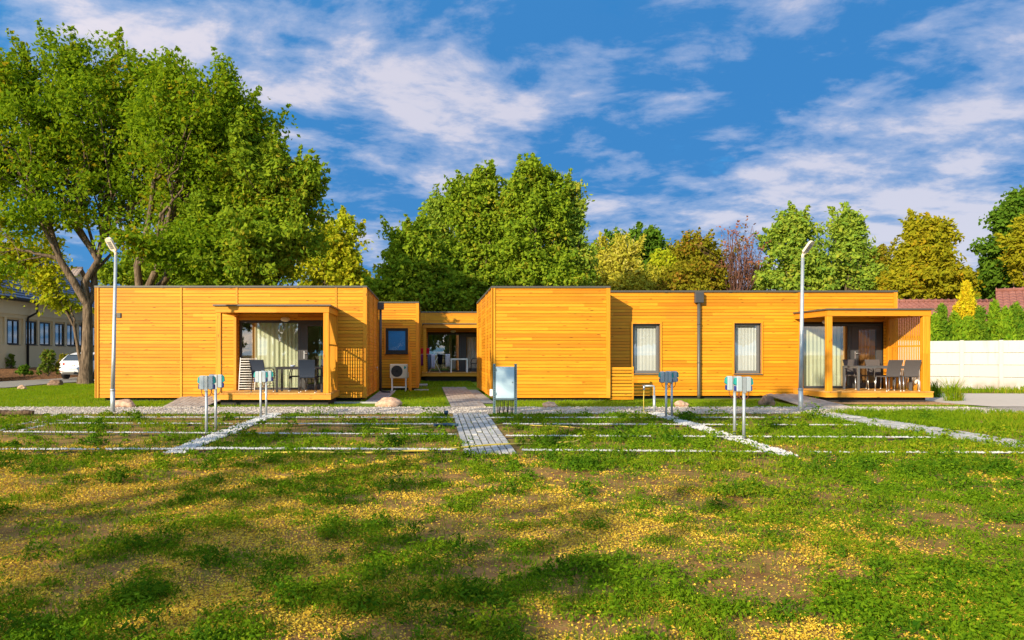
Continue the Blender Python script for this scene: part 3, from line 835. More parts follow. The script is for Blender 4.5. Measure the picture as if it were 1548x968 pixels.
# air conditioner on a stand
t = thing('air_conditioner', 'cream outdoor air conditioning unit on a low white stand below the blue window', 'air conditioner', (-1.15,27.4,0))
ax0, ax1, ay0, ay1, az0, az1 = -1.50, -.83, 27.25, 27.55, .50, 1.03
mb = MB(); mb.cbox(ax0,ax1,ay0,ay1,az0,az1,.02); mb.build('casing', M['offwhite'], t)
mb = MB(); cx, cz = ax0+.26, (az0+az1)/2
for r_ in (.05,.10,.15,.20):
    mb.tube([(cx+r_*math.cos(a), ay0-.012, cz+r_*math.sin(a)) for a in np.linspace(0, 2*math.pi, 25)], .007, 5)
for a in np.linspace(0, 2*math.pi, 13)[:-1]: mb.bar((cx,ay0-.012,cz),(cx+.2*math.cos(a),ay0-.012,cz+.2*math.sin(a)),.008)
mb.build('fan_grille', M['black'], t)
mb = MB(); mb.tube([(cx,ay0-.004,cz),(cx,ay0+.0,cz)], .215, 28); mb.build('fan_opening', plain('dark_grey_fan', (.06,.06,.06), .6), t)
mb = MB(); mb.add([(ax1-.13,ay0-.003,az1-.20),(ax1-.06,ay0-.003,az1-.13),(ax1-.11,ay0-.003,az1-.06),(ax1-.15,ay0-.003,az1-.10)], [(0,1,2,3)]); mb.build('emblem', M['teal'], t)
mb = MB(); mb.cbox(ax1+.002,ax1+.06,ay0+.05,ay0+.2,az0+.03,az0+.22,.01); mb.build('valve_cover', M['offwhite'], t)
mb = MB()
for xx in (ax0+.05, ax1-.10):
    mb.box(xx,xx+.05,ay0,ay0+.05,.0,az0); mb.box(xx,xx+.05,ay1-.05,ay1,.0,az0)
mb.box(ax0+.1,ax1-.1,ay0+.005,ay0+.045,.14,.19); mb.build('stand', M['white'], t)

# ------------------------------------------------------------------ chairs and tables
def make_chair(label, group, weave, metal, arms=True):
    t = thing('garden_chair', label, 'chair', (0,0,0), group)
    s = MB(); s.cbox(-.21,.21,-.20,.22,.40,.435,.012); s.build('seat', weave, t)
    bk = MB(); n = 6; vs = []
    for i in range(n+1):
        k = i/n; z = .42+.48*k; y = -.20-.10*k*k-.02*k; wd = .20+.018*k
        vs += [(-wd,y,z),(wd,y,z),(wd,y-.028,z),(-wd,y-.028,z)]
    fs = [(0,1,2,3)] + [(4*n+3,4*n+2,4*n+1,4*n)]
    for i in range(n):
        for a in range(4):
            c = (a+1) % 4; fs.append((4*i+c,4*i+a,4*i+4+a,4*i+4+c))
    bk.add(vs, fs); bk.build('backrest', weave, t)
    for sx in (-1,1):
        for (y0,y1,zt) in ((.20,.23,.40),(-.19,-.24,.42)):
            l = MB(); l.tube([(sx*.215,y1,.0),(sx*.205,y0,zt)], [.012,.015], 6); lg = l.build('leg', metal, t)
            q = MB(); q.tube([(sx*.215,y1,.0),(sx*.215,y1,.022)], .017, 6); q.build('foot', M['white'], lg)
        if arms:
            a = MB(); pts = [(sx*.225,.225,.35)] + [(sx*.245,.225-.10*(1-math.cos(k)),.35+.31*math.sin(k)) for k in np.linspace(.3,math.pi/2,5)] + [(sx*.245,-.05,.665),(sx*.215,-.27,.655)]
            a.tube(pts, .013, 6); a.build('armrest', weave, t)
    return t
def make_table(label, w, d, h, top, metal, dish=False):
    t = thing('garden_table', label, 'table', (0,0,0), None)
    mb = MB(); mb.cbox(-w/2,w/2,-d/2,d/2,h-.025,h,.006); mb.build('tabletop', top, t)
    mb = MB(); mb.box(-w/2+.05,w/2-.05,-d/2+.01,-d/2+.03,h-.07,h-.026); mb.box(-w/2+.05,w/2-.05,d/2-.03,d/2-.01,h-.07,h-.026)
    mb.box(-w/2+.01,-w/2+.03,-d/2+.05,d/2-.05,h-.07,h-.026); mb.box(w/2-.03,w/2-.01,-d/2+.05,d/2-.05,h-.07,h-.026); mb.build('apron', metal, t)
    for sx in (-1,1):
        for sy in (-1,1):
            l = MB(); x, y = sx*(w/2-.03), sy*(d/2-.03); l.box(x-.028,x+.028,y-.028,y+.028,0,h-.026); l.build('leg', metal, t)
    return t
ZD = .341
ch0 = make_chair('navy woven chair standing by the white airer, turned towards the dark table', 'navy woven chairs', M['rattan_blue'], M['tabledark'])
ch0.location = (-4.66,20.25,ZD); ch0.rotation_euler.z = R(-18)
for lab, x, y, a in (('navy woven chair with its back to the lawn beside the porch post', -3.35,19.97,4),
                     ('navy woven chair across the dark table, sideways with its arm loops showing', -3.80,20.95,95),
                     ('navy woven chair behind the dark table, half hidden by the porch post', -3.02,20.95,170)):
    c = copy_tree(ch0); c.location = (x,y,ZD); c.rotation_euler.z = R(a); c['label'] = lab
tb = make_table('dark metal table on the porch deck beside the pale green curtain', 1.30, .75, .70, M['tabledark'], M['tabledark'])
tb.location = (-3.62,20.50,ZD)
t = thing('ashtray', 'small pale bowl lying on the dark porch table', 'bowl', (-3.83,20.3,ZD+.70))
mb = MB(); vs = []
for r_, z in ((.05,0),(.085,.05),(.08,.05),(.045,.012)):
    vs += [(-3.83+r_*math.cos(a), 20.3+r_*math.sin(a), ZD+.701+z) for a in np.linspace(0,2*math.pi,17)[:-1]]
mb.add(vs, [(i*16+k,i*16+(k+1)%16,(i+1)*16+(k+1)%16,(i+1)*16+k) for i in range(3) for k in range(16)]+[tuple(range(15,-1,-1)), tuple(range(48,64))], 0, True)
mb.build('bowl', plain('blue_grey_ceramic', (.3,.36,.5), .3), t)
ZD4 = .331
c1 = make_chair('grey woven chair with its back to the lawn, nearer the middle of the slatted porch', 'grey woven chairs', M['rattan_grey'], M['alu'])
c1.location = (13.24,21.05,ZD4); c1.rotation_euler.z = R(6)
for lab, x, y, a in (('grey woven chair with its back to the lawn, next to the slat screen', 13.82,21.10,-3),
                     ('grey woven chair behind the end of the grey table by the house door', 13.02,22.20,188),
                     ('grey woven chair behind the grey table, mostly hidden by the other chairs', 13.68,22.22,178)):
    c = copy_tree(c1); c.location = (x,y,ZD4); c.rotation_euler.z = R(a); c['label'] = lab
tb = make_table('grey metal table with square legs on the slatted porch', 1.58, .80, .72, M['tablegrey'], M['tablegrey'])
tb.location = (13.27,21.62,ZD4)
t = thing('vent_pipe', 'small white gooseneck pipe standing at the corner of the slatted porch deck', 'pipe', (14.02,20.9,ZD4))
mb = MB(); mb.tube([(14.05,20.9,ZD4),(14.05,20.9,ZD4+.26)]+[(14.05-.05+.05*math.cos(a),20.9,ZD4+.26+.05*math.sin(a)) for a in np.linspace(.3,math.pi,6)]+[(13.95,20.9,ZD4+.22)], .03, 8); mb.build('tube', M['offwhite'], t)

def airer(label, x, y, z, w, h, nb, rot=0):
    t = thing('drying_rack', label, 'drying rack', (x,y,z))
    for sx in (-1,1):
        f = MB(); f.tube([(x+sx*w/2,y-.10,z),(x+sx*w/2,y+.12,z+h)], .013, 6); f.build('upright', M['white'], t)
    for i in range(nb):
        k = .06+.9*i/(nb-1); f = MB(); f.tube([(x-w/2,y-.10+.22*k,z+h*k),(x+w/2,y-.10+.22*k,z+h*k)], .010, 5); f.build('rung', M['white'], t)
    return t
airer('folded white drying rack of thin bars leaning beside the glass door', -5.33, 21.25, ZD, .46, .95, 13)

# far porch: table, chairs, laundry rack
ZF = .551
tb = make_table('white framed table on the far shaded porch', .82, .7, .66, M['white'], M['white']); tb.location = (1.38,34.7,ZF)
c2 = make_chair('black open-armed chair between the laundry and the white table', 'black chairs on the far porch', M['black'], M['black'])
c2.location = (.72,34.75,ZF); c2.rotation_euler.z = R(-80)
c = copy_tree(c2); c.location = (2.18,34.8,ZF); c.rotation_euler.z = R(85); c['label'] = 'black open-armed chair at the far end beyond the white table'
t = thing('laundry_rack', 'white folding laundry rack on the far porch with washing hung over it', 'drying rack', (.15,34.5,ZF))
mb = MB()
for yy in (34.35,34.75):
    mb.tube([(-.05,yy,ZF),(.45,yy,ZF+.86)], .016, 6); mb.tube([(.50,yy,ZF),(.05,yy,ZF+.86)], .016, 6)
mb.build('frame', M['white'], t)
mb = MB()
for i in range(6): mb.tube([(-.55,34.3+i*.09,ZF+.86),(.95,34.3+i*.09,ZF+.86)], .008, 5)
mb.build('line_bars', M['white'], t)
def cloth(name, label, x0, x1, y, ztop, zbot, mat, taper=.0, seed=0):
    t = MB(); n, mrow = 10, 6; rr = random.Random(seed); ph = rr.random()*6; vs = []
    for s_ in (0,1):
        for j in range(mrow+1):
            for i in range(n+1):
                u, v_ = i/n, j/mrow
                x = x0+(x1-x0)*(u+(.5-u)*taper*v_)
                yy = y + .03*v_*math.sin(u*9+ph) + .02*math.sin(u*17+ph*2)*v_ + s_*.012
                z = ztop+(zbot-ztop)*v_ - .015*math.sin(u*6+ph)*v_
                vs.append((x,yy,z))
    N = (n+1)*(mrow+1); fs = []
    for s_ in (0,1):
        for j in range(mrow):
            for i in range(n):
                a = s_*N+j*(n+1)+i; q = (a,a+1,a+n+2,a+n+1); fs.append(q if s_ else q[::-1])
    rim = [i for i in range(n+1)] + [j*(n+1)+n for j in range(1,mrow+1)] + [mrow*(n+1)+i for i in range(n-1,-1,-1)] + [j*(n+1) for j in range(mrow-1,0,-1)]
    for i in range(len(rim)):
        a, e = rim[i], rim[(i+1)%len(rim)]; fs.append((a,e,e+N,a+N))
    t.add(vs, fs, 0, True)
    return tag(t.build(name, mat), label, 'laundry', 'washing on the laundry rack')
cloth('towel', 'bright red towel hung at the end of the laundry rack beside the porch post', -.55,-.03,34.9,ZF+1.15,ZF+.75,clothm('red_cloth',(.70,.02,.05)),0,1)
cloth('shirt', 'teal garment hanging lowest at the end of the laundry rack', -.62,-.42,34.28,ZF+.84,ZF+.10,clothm('teal_cloth',(.03,.20,.28)),.2,2)
cloth('shirt', 'magenta and pink shirt hanging next to the teal garment', -.46,-.28,34.33,ZF+.85,ZF+.32,clothm('magenta_cloth',(.38,.06,.28)),.2,3)
cloth('shirt', 'slate blue shirt hanging just inside the porch post', -.12,.06,34.28,ZF+.85,ZF+.16,clothm('slate_cloth',(.10,.14,.24)),.3,4)
cloth('towel', 'pale lilac towel hanging in the middle of the laundry rack', .05,.24,34.26,ZF+.86,ZF+.18,clothm('lilac_cloth',(.52,.55,.75)),.15,5)
cloth('shirt', 'black shirt hanging right of the lilac towel', .36,.60,34.28,ZF+.86,ZF+.38,clothm('black_cloth',(.01,.012,.02)),.2,6)
cloth('towel', 'white and grey towel hanging at the chair end of the laundry rack', .72,.94,34.27,ZF+.87,ZF+.26,clothm('white_cloth',(.62,.60,.68)),.1,7)

# ------------------------------------------------------------------ service pedestals on the pitches
def make_pedestal(label):
    t = thing('power_pedestal', label, 'pedestal', (0,0,0), 'twin-socket service pedestals on the pitches')
    p = MB(); p.tube([(0,0,-.05),(0,0,.80)], .024, 10); p.box(-.026,.026,-.030,-.002,.76,1.02); p.build('post', M['galv'], t)
    for sx in (-1,1):
        h = MB(); a, e = sx*.028, sx*.12
        x0, x1 = min(a,e), max(a,e)
        h.cbox(x0,x1,-.02,.07,.78,1.02,.014)
        hs = h.build('housing', M['housing'], t)
        s1 = MB(); s1.add([(sx*.121,-.012,.88),(sx*.121,.06,.88),(sx*.155,.05,.905),(sx*.155,-.004,.905),(sx*.121,-.012,1.005),(sx*.121,.06,1.005),(sx*.145,.05,.985),(sx*.145,-.004,.985)],
               [(0,1,2,3),(4,7,6,5),(0,3,7,4),(1,5,6,2),(2,6,7,3),(0,4,5,1)]); s1.build('socket', M['teal'], hs)
        s2 = MB(); s2.cbox(*(sorted((sx*.121,sx*.138))),-.008,.055,.79,.87,.006); s2.build('socket_cover', M['blue'], hs)
        cb = MB(); cb.tube([(sx*.085,.02,.785),(sx*.085,.01,.73),(sx*.06,.0,.68),(sx*.02,-.01,.66)], .007, 5); cb.build('cable', M['redcable'], t)
    return t
ped = make_pedestal('')
spec = [(312,658.5,0,'near grey pedestal on the stone strip before the porch, standing foremost of its pair'),
        (326,652.5,3,'near grey pedestal just behind the foremost one, in front of the porch post'),
        (394,633.0,-4,'farther grey pedestal at the far end of the stone strip below the navy chair'),
        (402.5,630.0,2,'farthest grey pedestal on that stone strip, tucked behind its twin by the gravel path'),
        (1110.5,661.5,-3,'pale pedestal below the second tall window, set just behind its foremost twin'),
        (1124.5,665.5,2,'pale pedestal below the second tall window, foremost of its pair'),
        (1007,634.0,-5,'farther pedestal beside the water tap at the far end of the stone strip'),
        (1015.5,632.0,3,'farthest pedestal between the water tap and the grey downpipe')]
for i, (px, py, a, lab) in enumerate(spec):
    o = ped if i == 0 else copy_tree(ped)
    D = gd(py); o.location = (gx(px,D), D, 0); o.rotation_euler.z = R(a); o['label'] = lab

# distribution board
D = 16.75; x0, x1 = gx(745.5,D), gx(781.5,D)
t = thing('distribution_board', 'pale blue electrical board held between two perforated steel posts in front of the bay', 'electrical board', ((x0+x1)/2,D,0))
for xx in (x0, x1-.055):
    p = MB(); p.box(xx,xx+.055,D,D+.012,-.05,1.17); p.box(xx,xx+.008,D+.012,D+.05,-.05,1.17); p.box(xx+.047,xx+.055,D+.012,D+.05,-.05,1.17)
    po = p.build('post', M['galvd'], t)
    q = MB()
    for i in range(22): q.box(xx+.018,xx+.037,D-.003,D-.0005,.02+i*.052,.042+i*.052)
    q.build('slot', M['black'], po)
p = MB(); p.cbox(x0+.058,x1-.058,D+.01,D+.05,.37,1.10,.008); p.build('panel', M['board'], t)
q = MB(); q.tube([(x1-.10,D+.011,.74),(x1-.10,D-.004,.74)], .014, 10); q.build('lock', M['galvd'], t)
for zz in (.45,1.0):
    q = MB(); q.tube([(x0+.066,D+.002,zz),(x0+.066,D+.002,zz+.06)], .009, 8); q.build('hinge', M['galvd'], t)
p = MB(); p.box(x0+.058,x1-.058,D+.015,D+.04,.335,.366); p.build('cable_rail', M['galvd'], t)
for i in range(9):
    xx = x0+.09+(x1-x0-.18)*i/8; p = MB(); k = random.uniform(-.04,.04)
    p.tube([(xx,D+.03,.34),(xx+k*.3,D+.02,.2),(xx+k,D+.03,-.02)], .010, 5); p.build('cable', M['black'], t)
p = MB(); p.cbox(x0-.075,x0-.004,D+.01,D+.06,.42,.58,.01); p.build('junction_box', M['white'], t)

# water tap
D = 17.1; xa, xb = gx(989,D), gx(973.5,D)
t = thing('water_tap', 'bent galvanised water standpipe with a thin yellow hose hanging from its spout', 'water tap', (xa,D,0))
p = MB(); p.tube([(xa,D,-.03),(xa,D,.60),(xa-.01,D,.635),(xa-.04,D,.645),(xb,D,.645)], .022, 8); p.tube([(xa,D,-.03),(xa,D,.42)], .032, 8); p.build('standpipe', M['galv'], t)
p = MB(); p.tube([(xb,D,.655),(xb,D,.55)], .024, 8); p.bar((xb-.05,D-.02,.665),(xb+.03,D-.02,.665),.012); p.build('spout', M['alu'], t)
p = MB(); p.tube([(xb,D,.55),(xb-.01,D,.3),(xb+.0,D+.01,.02),(xb+.2,D-.15,.015)], .011, 6); p.build('hose', M['hose'], t)

# street lamps
def lamp(label, px, py, lean, head, junction=False):
    D = gd(py); x = gx(px,D); s = F/D
    t = thing('street_lamp', label, 'street lamp', (x,D,0), 'street lamps along the gravel path')
    H = 3.72
    p = MB(); p.tube([(x,D,-.05),(x,D,.55)], .054, 12); p.tube([(x,D,.55),(x+lean*.3,D,1.3),(x+lean,D,H)], [.050,.046,.036], 12); p.build('pole', M['galv'], t)
    p = MB(); p.tube([(x,D,.53),(x,D,.57)], .060, 12); p.build('collar', M['galv'], t)
    top = Vector((x+lean,D,H))
    dx, tilt = head
    ax = Vector((dx, -.50, .85)).normalized()                 # head axis away from the pole
    side = ax.cross(Vector((0,0,1))).normalized()
    up = side.cross(ax).normalized()
    if up.z < 0: up = -up
    p = MB(); p.tube([top-Vector((0,0,.05)), top+Vector((0,0,.05)), top+ax*.08+Vector((0,0,.06))], .035, 10); p.build('arm', M['offwhite'], t)
    c = top+ax*.20+Vector((0,0,.07))
    p = MB()
    prof_ = [(-.16,.06),(-.12,.105),(.10,.112),(.155,.095),(.175,.05)]
    vs = []
    for (a, wd) in prof_:
        for sg, th in ((1,.018),(-1,.018),(-1,-.03),(1,-.03)):
            vs.append(tuple(c+ax*a+side*wd*sg+up*th*(1 if th > 0 else 1)))
    fs = [(0,1,2,3),(19,18,17,16)]
    for i in range(4):
        for k in range(4):
            k2 = (k+1)%4; fs.append((4*i+k2,4*i+k,4*i+4+k,4*i+4+k2))
    p.add(vs, fs); hd = p.build('lamp_head', M['offwhite'], t)
    p = MB()
    for i in range(4):
        for j in range(3):
            p.obox(c+ax*(-.075+.048*i)+side*(-.045+.045*j)-up*.033, ax*.019, side*.018, up*.003)
    p.build('lens', plain('lamp_lens', (.25,.25,.24), .25), hd)
    if junction:
        p = MB(); p.cbox(x+lean*.75+.05,x+lean*.75+.15,D-.04,D+.04,2.24,2.36,.01); p.build('junction_box', M['coping'], t)
    return t
lamp('slightly leaning steel street lamp with a dark box on its pole, before the blank wall', 170.5, 625.0, .07, (-.30,0), True)
lamp('straight steel street lamp before the slatted porch', 1210.3, 623.0, .05, (.40,0))

# hoses and pipe
def ground_curve(name, label, cat, pts, r, mat):
    P = []
    for px, py in pts:
        D = gd(py); P.append((gx(px,D), D, r+.012+random.uniform(0,.015)))
    S = []
    for i in range(len(P)-1):
        a = Vector(P[max(i-1,0)]); b_ = Vector(P[i]); c_ = Vector(P[i+1]); d_ = Vector(P[min(i+2,len(P)-1)])
        for k in range(6):
            t_ = k/6
            S.append(.5*((2*b_)+(c_-a)*t_+(2*a-5*b_+4*c_-d_)*t_*t_+(-a+3*b_-3*c_+d_)*t_**3))
    S.append(Vector(P[-1]))
    mb = MB(); mb.tube(S, r, 7); return tag(mb.build(name, mat), label, cat)
ground_curve('garden_hose', 'long yellow garden hose lying across the paver path near the pitch edge', 'hose',
             [(400,688.5),(470,687.5),(530,688),(577,687),(620,686),(655,684.5),(690,681.5),(720,678.5),(752,675.5),(784,674),(815,674.2),(849,673),(868,670.8),(880,666.5),(895,659.5),(910,656)], .014, M['hose'])
ground_curve('garden_hose', 'shorter yellow hose joined to the dark pipe beside the paver path', 'hose',
             [(560,648.6),(590,650.3),(611,650),(635,648),(656,646.8)], .011, M['hose'])
ground_curve('garden_hose', 'thin yellow hose trailing through the weeds beyond the paver path', 'hose',
             [(744,645.5),(765,643.6),(788,643.4),(810,645.5),(840,646.5),(875,650),(893,655)], .010, M['hose'])
ground_curve('water_pipe', 'short dark blue pipe with fitting lying in the weeds against the paver path', 'pipe',
             [(657,647),(664,646.2),(676,646.4),(693,646.6)], .030, M['pipe'])
D = gd(633); t = thing('sprinkler', 'small dark sprinkler peg standing in the weeds before the paver path', 'sprinkler', (gx(674.5,D),D,0))
p = MB(); p.tube([(gx(674.5,D),D,-.02),(gx(674.5,D),D,.10),(gx(674.5,D),D,.101),(gx(674.5,D),D,.17)], [.02,.02,.045,.05], 8); p.build('peg', M['pipe'], t)

# ------------------------------------------------------------------ rocks and log
def rockmat(name, a, c_):
    m, nt = newmat(name); b = NB(nt)
    pos = b.n('ShaderNodeTexCoord').outputs['Object']
    n1 = b.noise(pos, 7, 7, .68)
    c = b.mix(b.ramp(n1, .35, .65), a, c_)
    b.out(b.bsdf(c, .9, b.bump(n1, .7, .03), 0, .15)); return m
RK = [rockmat('pink_rock', (.40,.24,.16), (.58,.40,.28)), rockmat('brown_rock', (.14,.085,.06), (.26,.17,.12))]
from mathutils import noise as mnoise
def rock(label, px0, px1, py0, py1, mi, seed, group='boulders round the houses'):
    D = gd(py1)*1.005; s = F/D
    cx, w_, h_ = gx((px0+px1)/2,D), (px1-px0)/s/2, (py1-py0)/s
    import bmesh
    bm = bmesh.new(); bmesh.ops.create_icosphere(bm, subdivisions=4, radius=1)
    for v in bm.verts:
        n_ = v.co.normalized()
        k = 1 + .28*mnoise.noise(n_*1.2+Vector((seed,0,0))) + .12*mnoise.noise(n_*3.1+Vector((0,seed,0))) + .04*mnoise.noise(n_*9)
        cell = mnoise.cell(n_*1.6+Vector((seed,seed,0)))
        k *= .93+.12*cell*.6
        v.co = Vector((n_.x*k*w_, n_.y*k*w_*.7, n_.z*k*h_*.62+h_*.36))
    me = bpy.data.meshes.new('boulder'); bm.to_mesh(me); bm.free()
    for p_ in me.polygons: p_.use_smooth = True
    o = bpy.data.objects.new('boulder', me); C.objects.link(o); o.location = (cx,D,0); me.materials.append(RK[mi])
    tag(o, label, 'rock', group)
rock('pinkish boulder at the foot of the leaning lamp', 170,205,603,616.5,0,3)
rock('long pale boulder on the lawn in the gap between the houses', 567,608,601.5,615.5,0,8)
rock('low pinkish boulder below the projecting bay', 820,843,607,616.5,0,13)
rock('small tan boulder behind the farthest pedestals', 1019,1041,606,616.5,0,21)
rock('dark brown boulder beside the paved ramp', 1147,1172,598.5,614.5,1,34)
rock('small tan rock on the lawn edge by the road', 26,41,582,589.5,0,41)
rock('dark rounded boulder at the foot of the big tree', 71,95,573.5,584.5,1,57)
BK = barkmat('dark_bark', (.045,.028,.018), (.16,.105,.07))
D = gd(629); xa, xb = gx(-30,D), gx(52,D)
mb = MB(); rr = random.Random(5); ptsl, rl = [], []
for i in range(18):
    k = i/17; ptsl.append((xa+(xb-xa)*k, D+.05*math.sin(k*5), .07+.012*math.sin(k*9))); rl.append(.075*(1-.25*k)*(1+.14*rr.uniform(-1,1)))
mb.tube(ptsl, rl, 10); tag(mb.build('log', BK), 'dark fallen log lying along the gravel path edge', 'log')

# ------------------------------------------------------------------ office building beyond the road
M['plaster'] = plain('beige_render', (.63,.52,.33), .9, 0, .07, 1.2)
M['plaster2'] = plain('pale_pilaster', (.68,.59,.42), .9, 0, .06, 1.2)
def tilemat(name, a, c_, dark):
    m, nt = newmat(name); b = NB(nt)
    pos = b.n('ShaderNodeNewGeometry').outputs['Position']
    rnd = b.n('ShaderNodeNewGeometry').outputs['Random Per Island']
    n1 = b.noise(pos, .9, 4); n2 = b.noise(b.scale(pos, (4.5,4.5,9)), 1.0, 2)
    c = b.mix(rnd, a, c_); c = b.mix(b.ramp(n2, .45, .6, 0, .5), c, dark); c = b.mix(b.ramp(n1, .5, .75, 0, .4), c, dark)
    b.out(b.bsdf(c, .65, None, 0, .3)); return m
M['tile_blue'] = tilemat('slate_blue_tiles', (.085,.125,.20), (.15,.20,.30), (.045,.065,.11))
M['tile_red'] = tilemat('brown_red_tiles', (.24,.095,.072), (.28,.115,.088), (.17,.066,.05))
t = thing('office_building', 'long beige rendered building with slate blue tiled roof and a row of dark windows', 'building', (-25,40,.6))
XW = -25.0; WZ0, WZ1 = 2.0, 3.5; ya, yb = 41.4, 58.0
wins = []
for p0, p1 in ((13,31),(41,57),(62,78),(85,99),(103,117),(121,133)):
    wins.append((25*F/(CX-p0), 25*F/(CX-p1)))
y = wins[0][0]
while y > 22:
    y -= 1.95
    if y > 41.6: wins.insert(0, (y, y+1.2))
y = wins[-1][0]
while y < 55: y += 1.95; wins.append((y, y+1.2))
mb = MB()
mb.box(XW-8,XW,ya,yb,.3,WZ0)
mb.box(XW-8,XW,ya,yb,3.60,4.72)
prev = ya
for (a,e) in wins:
    mb.box(XW-.35,XW-.12,prev,a,WZ0,3.60); prev = e
mb.box(XW-.35,XW-.12,prev,yb,WZ0,3.60)
for (a,e) in wins: mb.box(XW-.35,XW-.12,a,e,3.5,3.60)
mb.build('wall', M['plaster'], t)
mb = MB(); mb.box(XW+.001,XW+.06,ya,yb,3.84,4.70); mb.build('wall_band', M['plaster2'], t)
for i,(a,e) in enumerate(wins):
    mb = MB(); mb.box(XW-.118,XW-.01,a-.38,a-.16,WZ0+.001,3.599); mb.build('pilaster', M['plaster2'], t)
mb = MB(); mb.box(XW-7.5,XW-3.0,ya+.3,yb-.3,WZ0+.01,3.58); mb.build('interior', M['interior'], t)
for (a,e) in wins:
    f = MB(); x = XW-.17
    f.box(x,x+.07,a,a+.09,WZ0,3.5); f.box(x,x+.07,e-.09,e,WZ0,3.5); f.box(x,x+.07,a+.09,e-.09,3.41,3.5); f.box(x,x+.07,a+.09,e-.09,WZ0,WZ0+.09)
    f.box(x,x+.07,a+.62,a+.70,WZ0+.09,3.41); f.box(x+.071,x+.2,a-.02,e+.02,WZ0-.03,WZ0-.004)
    wo = f.build('window', M['black'], t)
    q = MB(); q.box(x+.03,x+.034,a+.09,e-.09,WZ0+.09,3.41); q.build('pane', M['glass_office'], wo)
    q = MB(); q.box(x-.25,x-.24,a+.72,e-.05,WZ0+.05,3.45); q.build('blind', M['cur_white'] if int(a*10)%3 else M['cur_dark'], wo)
mb = MB(); mb.box(XW-8,XW,ya-.2,ya-.001,.3,4.72); mb.add([(XW,ya-.1,4.722),(XW-11,ya-.1,4.722),(XW-5.6,ya-.1,8.85)], [(0,2,1)]); mb.box(XW-11,XW-8.001,ya-.2,yb,.3,4.72); mb.build('end_wall', M['plaster'], t)
rf = MB(); nrow = 22
xe, ze, xr, zr_ = XW+.65, 4.74, XW-5.6, 9.0
for i in range(nrow):
    k0, k1 = i/nrow, (i+1)/nrow
    x_0, z_0 = xe+(xr-xe)*k0, ze+(zr_-ze)*k0; x_1, z_1 = xe+(xr-xe)*k1, ze+(zr_-ze)*k1
    yy = ya-.6; seg = 0
    while yy < yb+.6:
        y2 = min(yy+.9, yb+.6)
        rf.add([(x_0,yy,z_0+.06),(x_0,y2-.01,z_0+.06),(x_1-.05,y2-.01,z_1+.025),(x_1-.05,yy,z_1+.025),(x_0,yy,z_0),(x_0,y2-.01,z_0),(x_1-.05,y2-.01,z_1-.03),(x_1-.05,yy,z_1-.03)],
               [(0,1,2,3),(4,7,6,5),(4,5,1,0),(5,6,2,1),(7,4,0,3)])
        yy = y2
rf.add([(xr,ya-.6,zr_),(xr,yb+.6,zr_),(xr-6,yb+.6,ze),(xr-6,ya-.6,ze)], [(0,1,2,3)])
rf.add([(xe-.02,yb+.55,ze-.05),(xr,yb+.55,zr_-.03),(xr-6,yb+.55,ze-.05)], [(0,1,2)])
rf.build('roof', M['tile_blue'], t)
gt = MB(); gt.box(xe-.02,xe+.10,ya-.6,yb+.6,ze-.10,ze+.02); gt.box(XW+.06,xe,ya-.6,yb+.6,ze-.12,ze-.08); gt.build('gutter', M['black'], t)
yp = 25*F/(CX-40); gt = MB()
for yq in (yp, 25*F/(CX-122)):
    gt.tube([(xe+.02,yq,ze-.1),(xe+.02,yq,4.0),(XW+.12,yq,3.7),(XW+.09,yq,3.55),(XW+.09,yq,.6)], .07, 8)
gt.build('downpipe', M['black'], t)

# distant gable behind the office
def far_house(label, x0, x1, y0, y1, ze, zr_, mat, wallm, loc):
    t = thing('tiled_house', label, 'house', loc)
    mb = MB(); mb.box(x0+.4,x1-.4,y0+.5,y1-.5,0,ze); mb.build('wall', wallm, t)
    rf = MB(); ym = (y0+y1)/2; nr = 16
    w_ = .30; n = max(2, int((x1-x0)/w_))
    for i in range(nr):
        k0, k1 = i/nr, (i+1)/nr
        ya_, za_ = y0+(ym-y0)*k0, ze+(zr_-ze)*k0; yb_, zb_ = y0+(ym-y0)*k1, ze+(zr_-ze)*k1
        for j in range(n):
            xa_, xb_ = x0+(x1-x0)*j/n, x0+(x1-x0)*(j+1)/n; xm = (xa_+xb_)/2
            rf.add([(xa_,ya_,za_+.03),(xm,ya_,za_+.10),(xb_-.01,ya_,za_+.03),(xa_,yb_,zb_),(xm,yb_,zb_+.06),(xb_-.01,yb_,zb_),(xa_,ya_,za_-.03),(xb_-.01,ya_,za_-.03)],
                   [(0,1,4,3),(1,2,5,4),(6,7,2,1,0)])
    rf.add([(x0,ym,zr_),(x1,ym,zr_),(x1,y1,ze),(x0,y1,ze)], [(0,1,2,3)])
    rf.build('roof', mat, t)
    rg = MB(); rg.tube([(x0,ym,zr_+.05),(x1,ym,zr_+.05)], .12, 8)
    for j in range(int((x1-x0)/.4)): rg.tube([(x0+j*.4,ym,zr_+.07),(x0+j*.4+.06,ym,zr_+.07)], .15, 8)
    rg.build('ridge', mat, t)
    
    for xx in (x0+.4, x1-.4):
        g_ = MB(); g_.add([(xx,y0+.5,ze),(xx,y1-.5,ze),(xx,ym,zr_-.1)], [(0,1,2)]); g_.build('gable', wallm, t)
    return t
D = 46; far_house('long low house with brown-red tiled roof seen over the thuja hedge', gx(1270,D), gx(1512,D), D-4.5, D+4.5, 2.5, 4.72, M['tile_red'], M['plaster'], (33,46,0))
D = 42.5; hn = far_house('nearer house with higher brown-red tiled roof behind the hedge end', gx(1505,D), gx(1740,D), D-5.5, D+5.5, 2.3, 5.08, M['tile_red'], M['plaster'], (gx(1505,42.5),42.5,0))
hn.rotation_euler.z = R(-36)
